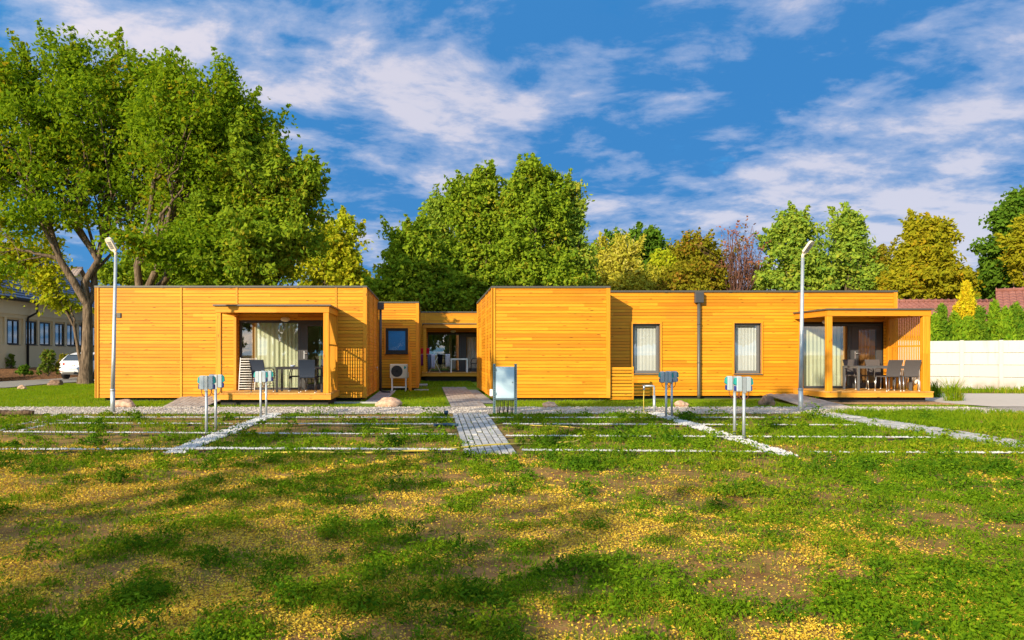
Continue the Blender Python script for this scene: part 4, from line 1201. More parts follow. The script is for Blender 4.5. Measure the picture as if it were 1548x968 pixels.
D = 70; far_house('distant house with grey-brown roof glimpsed through the big tree', gx(40,D), gx(125,D), D-4, D+4, 6.8, 9.7, tilemat('grey_brown_tiles',(.26,.20,.17),(.34,.27,.22),(.18,.13,.11)), M['plaster'], (-36,70,0))

# ------------------------------------------------------------------ white concrete panel fence
def fencemat():
    m, nt = newmat('weathered_white_concrete'); b = NB(nt)
    pos = b.n('ShaderNodeNewGeometry').outputs['Position']
    z = b.n('ShaderNodeSeparateXYZ', {0:pos}).outputs[2]
    rnd = b.n('ShaderNodeNewGeometry').outputs['Random Per Island']
    st = b.noise(b.scale(pos, (7,7,.7)), 1.0, 5, .6); sp = b.noise(pos, 2.2, 5, .65)
    c = b.mix(rnd, (.43,.415,.40), (.50,.485,.47))
    c = b.mix(b.ramp(st, .52, .75, 0, .45), c, (.30,.27,.23))
    c = b.mix(b.math('MULTIPLY', b.ramp(z, .0, .55, 1, 0), b.ramp(sp, .35, .65, 0, .8)), c, (.24,.20,.14))
    b.out(b.bsdf(c, .9, b.bump(b.noise(pos, 40, 4), .35, .01), 0, .2)); return m
M['concrete'] = fencemat() if True else plain('white_concrete', (.47,.455,.44), .9, 0, .10, 2.5, .35, 40)
fp0, fp1 = Vector((gx(1290,31),31,0)), Vector((gx(1640,27.2),27.2,0))
t = thing('concrete_fence', 'white concrete panel fence running from the slatted porch to the edge of the view', 'fence', tuple(fp0))
d = (fp1-fp0); L = d.length; d.normalize(); nn = Vector((d.y,-d.x,0)); nseg = 6
for i in range(nseg+1):
    c = fp0+d*(L*i/nseg); p = MB(); p.obox(c+nn*.03+Vector((0,0,.96)), d*.065, nn*.065, Vector((0,0,1.0))); p.build('post', M['concrete'], t)
for i in range(nseg):
    p = MB()
    for k in range(4):
        a = fp0+d*(L*i/nseg+.05); e = fp0+d*(L*(i+1)/nseg-.05); c = (a+e)/2
        p.obox(c+Vector((0,0,.03+.48*k+.235)), d*((e-a).length/2), nn*.022, Vector((0,0,.232)))
    p.build('panel', M['concrete'], t)

# ------------------------------------------------------------------ parked car
M['carpaint'] = plain('white_car_paint', (.78,.79,.80), .18, 0, .02, 2, 0, 1, .5)
M['carglass'] = plain('dark_car_glass', (.012,.03,.045), .06, 0, .1, 2, 0, 1, .8)
M['redlens'] = plain('red_tail_lens', (.42,.01,.008), .2)
M['plate'] = plain('pale_plate', (.42,.50,.66), .4)
t = thing('parked_car', 'white saloon car parked rear towards the lawn, half hidden behind the big tree trunk', 'car', (-19.6,40,0))
cx_, cy_, cz_ = -19.6, 40.0, .03
# stations: y, half width low, belt half width, z bottom, z belt, roof half width, z roof
ST = [(0.0,.70,.70,.42,.86,.0,.0),(.06,.82,.80,.36,.98,.0,.0),(.22,.88,.86,.30,1.03,.0,.0),(.75,.90,.89,.25,1.04,.0,.0),(1.3,.91,.90,.22,1.03,.0,.0),(2.6,.91,.90,.22,1.00,.0,.0),(3.3,.90,.87,.24,.96,.0,.0),(4.0,.86,.80,.30,.84,.0,.0),(4.3,.72,.62,.38,.70,.0,.0)]
vs, fs = [], []
for (y,wl,wb,zb,zt,_,_) in ST:
    prof_ = [(-wl*.9,zb),(-wl,zb+.12),(-wl*1.01,(zb+zt)/2),(-wb,zt-.06),(-wb*.9,zt),(wb*.9,zt),(wb,zt-.06),(wl*1.01,(zb+zt)/2),(wl,zb+.12),(wl*.9,zb)]
    vs += [(cx_+x,cy_+y,cz_+z) for x,z in prof_]
for i in range(len(ST)-1):
    for k in range(10):
        k2 = (k+1)%10; fs.append((10*i+k2,10*i+k,10*i+10+k,10*i+10+k2))
fs += [tuple(range(10)), tuple(range(len(ST)*10-1, len(ST)*10-11, -1))]
p = MB(); p.add(vs, fs, 0, True); body = p.build('body', M['carpaint'], t)
# glasshouse
GS = [(.32,.80,1.02,.78,1.03),(.85,.82,1.02,.66,1.36),(1.35,.83,1.01,.62,1.46),(2.2,.83,1.00,.61,1.46),(2.75,.82,.99,.64,1.30),(3.25,.80,.97,.78,.985)]
vs, fs = [], []
for (y,wb,zb,wt,zt) in GS: vs += [(cx_-wb,cy_+y,cz_+zb-.02),(cx_-wt,cy_+y,cz_+zt),(cx_+wt,cy_+y,cz_+zt),(cx_+wb,cy_+y,cz_+zb-.02)]
for i in range(len(GS)-1):
    for k in range(3): fs.append((4*i+k+1,4*i+k,4*i+4+k,4*i+5+k))
p = MB(); p.add(vs, fs); p.build('windows', M['carglass'], t)
p = MB(); rfp = [(.80,.67,1.345),(1.0,.645,1.41),(1.35,.63,1.475),(2.2,.62,1.478),(2.65,.645,1.35)]
vs, fs = [], []
for (y,wt,zt) in rfp: vs += [(cx_-wt-.02,cy_+y,cz_+zt-.02),(cx_-wt*.8,cy_+y,cz_+zt+.02),(cx_+wt*.8,cy_+y,cz_+zt+.02),(cx_+wt+.02,cy_+y,cz_+zt-.02)]
for i in range(len(rfp)-1):
    for k in range(3): fs.append((4*i+k+1,4*i+k,4*i+4+k,4*i+5+k))
p.add(vs, fs, 0, True)
for sx in (-1,1): p.tube([(cx_+sx*.79,cy_+.30,cz_+1.03),(cx_+sx*.675,cy_+.84,cz_+1.36)], .035, 6)
p.build('roof', M['carpaint'], t)
for sx in (-1,1):
    p = MB(); p.obox((cx_+sx*.66,cy_+.045,cz_+.85), (.17,-sx*-.04 if sx < 0 else .04,0), (0,.035,0), (0,0,.055)); p.build('tail_light', M['redlens'], t)
    for yy in (.75,3.35):
        p = MB(); p.tube([(cx_+sx*.68,cy_+yy,cz_+.31),(cx_+sx*.90,cy_+yy,cz_+.31)], .31, 18); wh = p.build('wheel', M['black'], t)
        p = MB(); p.tube([(cx_+sx*.895,cy_+yy,cz_+.31),(cx_+sx*.91,cy_+yy,cz_+.31)], .20, 14); p.build('rim', M['alu'], wh)
p = MB(); p.box(cx_-.30,cx_+.30,cy_-.025,cy_+.0,cz_+.56,cz_+.68); p.build('number_plate', M['plate'], t)
p = MB(); p.tube([(cx_+.055*math.cos(a),cy_-.012,cz_+.80+.055*math.sin(a)) for a in np.linspace(0,2*math.pi,17)], .010, 5); p.build('emblem', M['tablegrey'], t)
p = MB(); p.box(cx_-.62,cx_+.62,cy_+.0,cy_+.3,cz_+.28,cz_+.40); p.build('bumper', M['anthr'], t)
p = MB()
for sx in (-1,1): p.box(cx_+sx*.66-.12,cx_+sx*.66+.12,cy_+.0,cy_+.05,cz_+.44,cz_+.47)
p.build('reflector', M['redlens'], t)

# ------------------------------------------------------------------ trees
LM = {
 'walnut': leafmat('walnut_leaf', (.13,.245,.014), (.275,.385,.018), (.44,.32,.02), .48, .14),
 'maple':  leafmat('maple_leaf', (0.139,0.251,0.019), (0.307,0.400,0.024), (0.446,0.372,0.037), .38, .12),
 'birch':  leafmat('birch_leaf', (0.317,0.335,0.034), (0.558,0.503,0.055), (0.620,0.558,0.131), .40, .25),
 'dark':   leafmat('dark_leaf', (0.054,0.132,0.012), (0.132,0.225,0.019), None, .3),
 'olive':  leafmat('olive_brown_leaf', (.17,.19,.014), (.29,.26,.018), (.36,.17,.03), .38, .22),
 'red':    leafmat('reddish_leaf', (0.232,0.078,0.054), (0.372,0.155,0.078), (0.217,0.232,0.031), .3, .3),
 'poplar': leafmat('poplar_leaf', (0.158,0.288,0.037), (0.354,0.446,0.047), (0.466,0.428,0.055), .38, .15),
 'yellow': leafmat('yellowing_leaf', (.24,.26,.014), (.40,.36,.020), (.50,.30,.018), .40, .2),
 'bright': leafmat('bright_leaf', (0.279,0.372,0.016), (0.512,0.512,0.028), (0.600,0.496,0.031), .42, .25),
 'thuja':  leafmat('thuja_spray', (0.093,0.225,0.012), (0.256,0.372,0.019), None, .25),
 'thuja_dark': leafmat('dark_thuja_spray', (.06,.16,.012), (.18,.28,.018), None, .25),
 'gold':   leafmat('golden_spray', (0.600,0.419,0.016), (0.600,0.600,0.023), (0.465,0.372,0.016), .35, .2),
 'shade':  leafmat('plane_leaf', (0.093,0.186,0.016), (0.186,0.264,0.019), None, .2),
 'bush':   leafmat('bush_leaf', (0.078,0.155,0.019), (0.186,0.248,0.031), (0.310,0.139,0.046), .3, .2),
}
BK2 = barkmat('grey_brown_bark', (.06,.043,.03), (.22,.16,.11))
BK3 = barkmat('pale_birch_bark', (.20,.17,.13), (.50,.46,.38))
def tubes_np(lines, n=6):
    """lines: list of (pts (k,3), radii (k))"""
    VS, FS, off = [], [], 0
    for P, r in lines:
        P = np.asarray(P, float); r = np.asarray(r, float); k = len(P)
        d = np.gradient(P, axis=0); d /= np.linalg.norm(d, axis=1)[:,None]+1e-9
        ref = np.array([.31,.77,.2]) if abs(d[:,2]).mean() > .6 else np.array([.1,.2,1.0])
        u = np.cross(d, ref); u /= np.linalg.norm(u, axis=1)[:,None]+1e-9
        w_ = np.cross(d, u)
        a = np.arange(n)*2*np.pi/n
        ring = P[:,None] + r[:,None,None]*(u[:,None]*np.cos(a)[None,:,None] + w_[:,None]*np.sin(a)[None,:,None])
        VS.append(ring.reshape(-1,3))
        i = np.arange(k-1)[:,None]*n; j = np.arange(n)[None,:]; j2 = (j+1) % n
        f = np.stack([i+j, i+j2, i+n+j2, i+n+j], -1).reshape(-1,4)+off
        FS.append(f); off += k*n
    return np.concatenate(VS), np.concatenate(FS)
def curve3(a, b_, rs, sag=0.0, k=6, jit=.06):
    a, b_ = np.asarray(a, float), np.asarray(b_, float); L = np.linalg.norm(b_-a)
    t = np.linspace(0,1,k)[:,None]
    mid = (a+b_)/2 + rs.randn(3)*L*jit*1.6 + np.array([0,0,sag*L])
    P = (1-t)**2*a + 2*t*(1-t)*mid + t**2*b_
    P[1:-1] += rs.randn(k-2,3)*L*jit*.28
    return P
def leaves_np(cent, rc, per, size, rs, up=.5, droop=0.0, elong=1.5, flat=.75, vert=False):
    n = len(cent); N = int(per.sum())
    idx = np.repeat(np.arange(n), per)
    p = rs.randn(N,3); p /= np.linalg.norm(p, axis=1)[:,None]+1e-9
    rad = rs.rand(N)**.5
    o = p*rad[:,None]*rc[idx][:,None]; o[:,2] *= flat
    if droop: o[:,2] -= droop*rs.rand(N)*rc[idx]*2
    P = cent[idx]+o
    nrm = rs.randn(N,3)*.75 + p*.55; nrm[:,2] += up
    nrm /= np.linalg.norm(nrm, axis=1)[:,None]+1e-9
    if vert: ax = np.tile(np.array([0,0,1.0]), (N,1)) + rs.randn(N,3)*.35 + p*np.array([.5,.5,0])
    else: ax = rs.randn(N,3) + p*.4
    t = np.cross(nrm, ax); t /= np.linalg.norm(t, axis=1)[:,None]+1e-9
    bt = np.cross(t, nrm)
    s = size*rs.uniform(.6,1.25,N)[:,None]
    V = np.stack([P-bt*s*.5*elong, P+t*s*.45-nrm*s*.10, P+bt*s*.5*elong, P-t*s*.45-nrm*s*.10], 1)
    return V.reshape(-1,3), np.arange(N*4).reshape(-1,4)

def tree(label, base, lobes, nclus, per, size, leaf, bark=None, trunk=.25, fork=None, seed=0, name='broadleaf_tree', cat='tree', group=None,
         rcl=(.55,.95), limbs=True, shell=.45, droop=0.0, up=.5, twigs=50, lean=(0,0), trunk_to=None, elong=1.5, bend=0, flat=.75, prim=3, shoots=.12, shoot_len=1.1):
    """lobes: (x,y,z,rx,ry,rz,weight)"""
    rs = np.random.RandomState(seed); lb = np.array(lobes, float)
    wts = lb[:,6]*lb[:,3]*lb[:,5]; wts /= wts.sum()
    li = rs.choice(len(lb), nclus, p=wts)
    dr = rs.randn(nclus,3); dr /= np.linalg.norm(dr, axis=1)[:,None]
    az_ = np.arctan2(dr[:,1], dr[:,0])
    ph = rs.rand(8)*6.28
    wob = 1+.16*np.sin(3*az_+ph[0]+2*dr[:,2])+.13*np.sin(5*dr[:,2]*2+ph[1]+az_)+.10*np.sin(7*az_+ph[2])
    rad = rs.rand(nclus)**shell*wob
    cent = lb[li,:3] + dr*rad[:,None]*lb[li,3:6]
    cent = cent[cent[:,2] > .6]; nclus = len(cent)
    rc = rs.uniform(rcl[0], rcl[1], nclus)
    pr = np.maximum(3, (per*rs.uniform(.35,1.6,nclus)).astype(int))
    # leading shoots that break the outline
    mid = lb[:,:3].mean(0); out = cent-mid; far = np.linalg.norm(out*np.array([1,1,1.0]), axis=1)
    cand = np.argsort(-(far+2.0*np.maximum(0,out[:,2])/ (1+np.abs(out[:,2])) + rs.rand(nclus)*2.0))[:max(4,int(nclus*.5))]
    ex, er, ep = [], [], []
    for q in rs.choice(cand, int(nclus*shoots)):
        dv_ = out[q]/far[q]*np.array([.8,.8,.6])+np.array([0,0,.75])+rs.randn(3)*.25; dv_ /= np.linalg.norm(dv_)
        Ls = shoot_len*rs.uniform(.5,1.25)
        for j_ in range(4):
            ex.append(cent[q]+dv_*Ls*(j_+1)/4); er.append(rc[q]*(.55-.10*j_)); ep.append(max(3,int(per*(.34-.06*j_))))
    if ex:
        V, Fc = leaves_np(np.vstack([cent,np.array(ex)]), np.concatenate([rc,er]), np.concatenate([pr,ep]), size, rs, up, droop, elong, flat)
    else:
        V, Fc = leaves_np(cent, rc, pr, size, rs, up, droop, elong, flat)
    t = thing(name, label, cat, base, group)
    np_obj('crown', V, Fc, LM[leaf], t)
    B = np.array(base, float)
    fork = fork if fork is not None else max(1.2, .22*lb[:,2].max())
    fk = B + np.array([lean[0],lean[1],fork])
    lines = []
    kz = np.linspace(0,1,8)
    TP = B[None]*(1-kz[:,None])+fk[None]*kz[:,None] + np.stack([bend*np.sin(kz*3.1),0*kz,0*kz],1)
    TP[0,2] -= .1
    lines.append((TP, trunk*(1.0-.30*kz+.45*np.exp(-kz*9))))
    limbs_ = []
    for i in range(len(lb)):
        end = lb[i,:3]+np.array([0,0,lb[i,5]*.25])
        if i < prim:
            P = curve3(fk-np.array([0,0,.1*trunk]), end, rs, .05, 9, .06)
            r = trunk*.66*(.8+.2*lb[i,3]/lb[:,3].max())
        else:
            bp = min(range(prim), key=lambda q: np.linalg.norm(limbs_[q][0][4]-end) + np.linalg.norm(limbs_[q][0][7]-end))
            kk = rs.randint(2, 5)
            P = curve3(limbs_[bp][0][kk], end, rs, .06, 9, .07)
            r = limbs_[bp][1]*(.72-.09*kk)
        lines.append((P, np.linspace(r, r*.18, 9))); limbs_.append((P, r))
    for j in range(twigs):
        c = cent[rs.randint(nclus)]
        best = np.argmin([np.min(np.linalg.norm(P-c, axis=1)) for P,_ in limbs_])
        P, r = limbs_[best]
        k = rs.randint(2, 8)
        rr_ = r*(1-.82*k/8)*.55
        q = curve3(P[k], c, rs, .06, 6, .09)
        lines.append((q, np.linspace(max(rr_,.012), .008, 6)))
    V, Fc = tubes_np(lines, 7)
    np_obj('trunk', V, Fc, bark or BK2, t, True)
    return t
def LPS(D0, D1, *ls):
    k = D1/D0
    return LP(D1, *[(l[0],l[1],l[2]*k,l[3]*k)+tuple(l[4:]) for l in ls])
def LP(D, *ls):
    """lobes given where they appear from the photo's side: (px, py, rx m, rz m, dy, weight)"""
    out = []
    for l in ls:
        px, py, rx, rz = l[:4]; dy = l[4] if len(l) > 4 else 0; wt = l[5] if len(l) > 5 else 1
        x, y, z = at(px, py, D+dy); out.append((x, y, z, rx, max(1.0,rx*.85), rz, wt))
    return out
def tb(px, D): return (gx(px,D), D, 0)

# big tree beside the office
tree('large spreading tree with forked rough trunk beside the white car', tb(129,33.5),
     LP(33.5,(110,180,3.2,2.8,0),(205,165,2.7,2.3,.5),(40,245,3.2,2.8,-.5),(170,265,3.3,2.6,1),(-40,200,2.6,3.0,.5),(60,330,2.2,1.2,-1,.8),(272,215,2.4,2.1,.5),(140,115,2.4,1.2,.5),(30,140,2.2,1.4,0),(250,325,2.4,1.5,0,.8),(0,390,1.5,1.0,-1,.4)),
     960, 74, .150, 'walnut', BK2, .29, 3.7, 1, twigs=260, lean=(.1,0), bend=.05)
tree('bright yellow-green young tree drooping over the office roof', tb(127,37.0),
     LP(37,(20,385,1.5,1.1,0),(70,420,1.2,.9,0),(95,455,.8,.7,0),(-25,420,1.2,1.2,0),(60,372,1.1,.6)), 110, 44, .17, 'bright', BK2, .10, 2.8, 3, twigs=60, lean=(-.5,0))
tree('tall tree leaning over the blank boarded wall with long bare limb', tb(178,31.8),
     LPS(39,30,(285,190,2.7,3.0,0),(345,195,2.0,2.2,.5),(330,280,3.0,2.5,1),(385,235,1.7,2.4,1),(240,370,2.4,1.4,-.5,.8),(330,380,2.8,1.6,0),(400,350,2.2,2.2,.5),(268,135,1.6,1.1),(335,125,.8,1.2,0,.6)),
     640, 70, .138, 'walnut', BK2, .30, 3.0, 5, twigs=190, lean=(.8,0))
tree('full green tree rising behind the wooden porch', tb(405,30.5),
     LPS(47,30,(382,256,2.1,2.4,0),(427,281,2.1,2.1,0),(444,336,2.0,2.6,0),(402,376,3.2,2.6,-.5),(352,406,2.6,1.8,0),(457,276,1.3,1.6,0),(332,336,2.2,2.2,.5)),
     560, 64, .15, 'maple', BK2, .20, 2.6, 7, rcl=(.36,.65), twigs=90, shoots=.18, shoot_len=1.0)
tree('yellowish tree at the end of the porch roofline, lower than its neighbours', tb(505,58),
     LP(58,(505,365,2.0,1.9,0),(525,390,1.5,1.6,0),(490,410,2.4,2.0,0),(525,425,1.5,1.4,0)), 240, 55, .26, 'bright', BK2, .22, 3.0, 9, twigs=40)
tree('bushy dark tree low behind the blank boarded wall', tb(275,50), LPS(50,50,(235,405,2.6,1.6,0),(285,405,2.8,1.8,0),(335,400,3.0,2.0,0),(190,410,1.8,1.4,0)), 300, 60, .22, 'maple', BK2, .2, 1.8, 8, twigs=20)
# central group
cg = 'trees behind the gap between the houses'
tree('rounded tree with rusty tinge at the gap between the houses', tb(628,45),
     LPS(62,45,(625,400,2.7,2.8,0),(650,440,3.3,2.4,0),(605,435,2.4,1.9,0),(632,365,1.5,1.7,0)), 420, 60, 0.208, 'maple', BK2, .26, 3.0, 11, group=cg, rcl=(.45,.8), twigs=40, shoots=.18, shoot_len=1.0)
tree('small dark green tree lowest beside the hopper of the near house', tb(580,56), LPS(70,56,(586,440,1.0,1.3,0),(596,452,1.5,1.4,0)), 90, 60, 0.216, 'maple', BK2, .15, 2, 12, group=cg, rcl=(.45,.8), twigs=12)
tree('airy pale green tree with pointed top left of the tallest crowns', tb(668,49),
     LPS(60,49,(664,330,1.1,2.0,0),(670,370,1.9,2.4,0),(690,430,2.7,2.6,0),(645,355,1.0,1.2,0)), 260, 48, 0.192, 'poplar', BK2, .2, 3.0, 13, group=cg, rcl=(.45,.8), twigs=60, shoots=.18, shoot_len=1.0)
tree('tall tree with broad pointed crown, second tallest behind the gap', tb(730,47),
     LPS(57,47,(732,285,1.2,1.6,0),(715,320,1.9,2.2,0),(745,345,2.3,2.8,0),(715,395,2.7,2.8,0),(745,430,2.8,2.0,0),(695,300,1.0,1.4,0)), 520, 58, 0.192, 'maple', BK2, .3, 3.4, 15, group=cg, rcl=(.45,.8), twigs=90, shoots=.18, shoot_len=1.0)
tree('tallest tree of the central group with domed top', tb(805,46),
     LPS(56,46,(808,275,1.5,1.6,0),(790,310,1.9,1.9,0),(825,320,1.9,2.0,0),(805,375,2.9,2.8,0),(830,420,3.0,2.2,0),(785,420,2.6,2.2,0)), 600, 58, 0.192, 'maple', BK2, .32, 3.2, 17, group=cg, rcl=(.45,.8), twigs=90, shoots=.18, shoot_len=1.0)
tree('loose-crowned tree at the end of the central group with ragged outline', tb(862,47),
     LPS(57,47,(868,305,.9,1.4,0),(862,350,1.4,2.2,0),(868,400,1.8,2.2,0),(850,430,2.2,1.6,0),(848,320,.9,1.2,0)), 230, 50, 0.192, 'poplar', BK2, .2, 3.0, 19, group=cg, rcl=(.45,.8), twigs=80, shoots=.18, shoot_len=1.0)
# row behind the house with the bay
rg_ = 'trees behind the house with the bay'
tree('dark green rounded tree rising behind the weeping birch', tb(965,70), LP(70,(932,372,1.7,1.2,0),(972,372,2.2,1.7,0),(1000,395,2.0,1.9,0),(950,410,2.8,2.2,0)), 270, 60, .28, 'dark', BK2, .26, 3, 21, group=rg_, twigs=30)
tree('pale weeping birch with drooping yellow-green twigs', tb(935,60), LP(60,(915,395,1.3,1.8,0),(945,385,1.6,1.6,0),(930,425,2.4,1.8,0),(968,425,1.8,1.5,0),(900,420,.9,1.2,0)), 260, 50, .20, 'birch', BK3, .16, 3, 23, name='birch_tree', group=rg_, droop=.9, twigs=90, up=.1, elong=2.0)
tree('light yellow-green tree between the birch and the brownish one', tb(1008,64), LP(64,(1008,400,1.3,1.5,0),(1000,430,2.0,1.3,0)), 90, 55, .24, 'bright', BK2, .15, 3, 24, group=rg_, twigs=20)
tree('olive-brown autumn tree with domed crown', tb(1060,58), LP(58,(1055,385,1.8,1.5,0),(1065,420,2.7,1.7,0),(1030,425,1.8,1.5,0)), 330, 55, .20, 'olive', BK2, .18, 2.6, 25, group=rg_, twigs=80)
tree('nearly bare reddish tree with thin open twigs', tb(1108,56), LP(56,(1115,385,1.5,2.0,0),(1130,370,1.1,1.5,0),(1100,365,.9,1.3,0),(1140,400,.9,1.2,0),(1050,370,.4,1.0,0,.3)), 85, 5, .16, 'red', barkmat('reddish_bark',(.07,.035,.025),(.18,.09,.07)), .10, 3.0, 27, group=rg_, twigs=240, rcl=(.3,.6))
tree('tall green tree with jagged branches behind the leaning top of the far lamp', tb(1205,56), LP(56,(1195,345,1.2,1.1,0),(1215,345,1.1,1.1,0),(1200,385,2.0,1.8,0),(1180,425,2.2,1.3,0),(1225,415,2.0,1.8,0),(1170,365,.8,.8,0)), 330, 50, .23, 'poplar', BK2, .2, 3, 29, group=rg_, twigs=80, shoots=.12, shoot_len=.9)
tree('slender green tree with narrow pointed top right of the far lamp', tb(1283,57), LP(57,(1280,340,1.0,1.2,0),(1285,375,1.4,1.8,0),(1275,415,2.2,1.8,0),(1300,425,1.7,1.4,0)), 260, 50, .23, 'poplar', BK2, .18, 3, 31, group=rg_, twigs=60, shoots=.12, shoot_len=.9)
tree('small thin-topped tree in the dip before the yellow one', tb(1325,66), LP(66,(1318,405,1.1,1.5,0),(1335,400,.7,1.5,0),(1325,430,1.8,1.3,0)), 130, 45, .24, 'olive', BK3, .12, 3, 33, group=rg_, twigs=50)
tree('tall yellowing tree with golden-brown leaves', tb(1402,54), LP(54,(1392,350,1.3,1.1,0),(1410,355,1.3,1.1,0),(1395,385,2.0,1.5,0),(1400,425,2.7,1.7,0),(1370,435,1.8,1.3,0),(1435,435,1.6,1.3,0)), 460, 55, .23, 'yellow', BK2, .24, 2.5, 35, twigs=60)
tree('dense dark green tree cut by the frame edge beyond the brown-red roof', tb(1545,52), LP(52,(1530,335,1.2,1.3,0),(1555,330,1.6,1.8,0),(1530,385,1.7,1.8,0),(1560,400,2.4,2.2,0),(1520,425,1.5,1.2,0)), 420, 60, .23, 'dark', BK2, .28, 2.5, 37, twigs=30)
tree('yellow-tinged tree in front of the dense dark one at the frame edge', tb(1565,48), LP(48,(1553,375,1.0,2.0,0),(1570,400,1.6,2.0,0)), 140, 50, .21, 'yellow', BK2, .16, 2.5, 38, twigs=20)
tree('low dark bush-like tree between the yellow tree and the dark one', tb(1477,60), LP(60,(1478,438,1.6,.9,0),(1495,432,1.3,1.1,0),(1460,445,1.2,.8)), 120, 55, .25, 'dark', BK2, .12, 1.5, 39, twigs=15)
tree('broad green tree filling the back behind the far house', tb(700,58), LPS(74,58,(690,445,3.6,2.2,0),(650,448,2.6,1.8,0),(740,445,3.6,2.2,0)), 240, 60, .25, 'poplar', BK2, .24, 2.5, 40, group=cg, twigs=20, rcl=(.45,.8))

# conifers behind the white fence
def conifer(label, px, D, pytop, rbase, leaf, seed, n=300, group='thujas behind the white fence'):
    rs = np.random.RandomState(seed); x, y, _ = tb(px, D); H = at(px, pytop, D)[2]
    k = rs.rand(n)**.8; z = .35+(H-.45)*k
    a = rs.rand(n)*6.283; rr_ = rbase*(1-k)**.85*(.5+.6*rs.rand(n))*1.1*(1+.35*np.sin(3*a+seed+z*3.1)+.2*np.sin(z*7+seed))
    cent = np.column_stack([x+rr_*np.cos(a), y+rr_*np.sin(a), z])
    cent = np.vstack([cent, [[x+rs.randn()*.03,y,H-.1-.12*i] for i in range(4)]])
    rc = rs.uniform(.10,.22,len(cent)); per = np.full(len(cent), 16)
    V, Fc = leaves_np(cent, rc, per, .085, rs, .1, 0, 2.6, 1.5, True)
    t = thing('thuja_tree', label, 'conifer', (x,y,0), group)
    np_obj('crown', V, Fc, LM[leaf if leaf == 'gold' or seed % 3 else 'thuja_dark'], t)
    V, Fc = tubes_np([(np.array([[x,y,-.05],[x,y,H*.4],[x,y,H*.92]]), np.array([.07,.05,.01]))], 6); np_obj('trunk', V, Fc, BK2, t, True)
    return t
cl = ['low green thuja nearest the slatted porch behind the fence','pointed green thuja second from the slatted porch','green thuja in front of the golden conifer, on its porch side',
      'short green thuja right below the golden conifer','green thuja just past the golden conifer','tallest pointed thuja, under the step of the brown-red roofs',
      'thuja with twin tips below the nearer brown-red roof','broad thuja at the frame edge behind the fence','outermost thuja cut by the frame edge']
for i, (px, pt, r_) in enumerate([(1412,478,.55),(1424,462,.5),(1443,474,.6),(1463,480,.6),(1482,468,.55),(1503,458,.55),(1520,468,.6),(1537,461,.65),(1556,466,.6)]):
    conifer(cl[i], px, 32.4+.35*(i % 3)-.18*i, pt, r_, 'thuja', 50+i)
t = conifer('golden yellow conifer standing above the green thujas', 1461, 35.5, 427, .95, 'gold', 70, 480, None)
t.name = 'golden_conifer'

# shrubs on the mulch bed and grasses
def shrub(label, px, py0, py1, D, w_, leaf, seed, n=40, per=18, size=.08, name='shrub', zb=0.0):
    rs = np.random.RandomState(seed); x = gx(px,D); zt = at(px,py0,D)[2]
    k = rs.rand(n); z = zb+.1+(zt-zb-.12)*k; rr_ = w_*(.35+.65*(1-k))*rs.rand(n)**.5; a = rs.rand(n)*6.28
    cent = np.column_stack([x+rr_*np.cos(a), D+rr_*np.sin(a), z])
    V, Fc = leaves_np(cent, rs.uniform(.08,.16,n), np.full(n,per), size, rs, .4, 0, 1.7)
    t = thing(name, label, 'shrub', (x,D,zb)); np_obj('foliage', V, Fc, LM[leaf], t)
    ln = [(curve3((x,D,zb-.05), cent[rs.randint(n)], rs, .05, 5, .05), np.linspace(.02,.006,5)) for _ in range(10)]
    V, Fc = tubes_np(ln, 5); np_obj('stem', V, Fc, BK2, t, True)
shrub('thin young shrub against the beige office wall, nearest the frame edge', 16, 536, 557, 43, .35, 'bush', 81, 30, 14, .09, zb=.5)
shrub('small dense dark shrub on the bark mulch below the black downpipe', 36, 553, 570, 38, .42, 'dark', 82, 50, 22, .08, zb=.32)
shrub('tall leafy shrub on the bark mulch between downpipe and white car', 73, 530, 566, 38.5, .60, 'bush', 83, 75, 18, .10, zb=.32)
shrub('loose reddish shrub behind the white car roof', 97, 536, 558, 44, .6, 'olive', 84, 40, 14, .10, zb=.35)
GM = leafmat('grass_blade', (.065,.155,.006), (.22,.33,.012), (.40,.35,.03), .38, .2)
GM2 = leafmat('weed_leaf', (.050,.135,.006), (.185,.310,.012), (.36,.37,.020), .40, .3)
def blades(x, y, z, h, wd, rs, spread=.45):
    n = len(x); a = rs.rand(n)*6.283; b2 = rs.rand(n)*6.283
    ln = spread*rs.rand(n)*h
    tx, ty = x+np.cos(b2)*ln, y+np.sin(b2)*ln
    dx, dy = np.cos(a)*wd/2, np.sin(a)*wd/2
    mx, my, mz = x+np.cos(b2)*ln*.35, y+np.sin(b2)*ln*.35, z+h*.6
    V = np.stack([np.stack([x-dx,y-dy,z],1), np.stack([x+dx,y+dy,z],1), np.stack([mx+dx*.8,my+dy*.8,mz],1), np.stack([tx,ty,z+h],1), np.stack([mx-dx*.8,my-dy*.8,mz],1)], 1)
    return V.reshape(-1,3), np.arange(n*5).reshape(-1,5)
def grass_plant(label, px, py, h, w_, seed, n=160):
    rs = np.random.RandomState(seed); D = gd(py); x0 = gx(px,D)
    x = x0+rs.randn(n)*w_*.3; y = D+rs.randn(n)*w_*.3
    V, Fc = blades(x, y, np.zeros(n), h*rs.uniform(.5,1.05,n), .013, rs, .8)
    o = np_obj('ornamental_grass', V, Fc, GM); tag(o, label, 'grass clump')
grass_plant('tall ornamental grass clump on the wood chips before the white fence', 1439, 607.5, .80, .30, 91, 100)
grass_plant('small ornamental grass clump beside the taller one on the wood chips', 1449, 607, .45, .22, 92, 90)
grass_plant('dark grass clump at the outer corner of the slatted porch deck', 1414, 602, .60, .28, 93, 130)

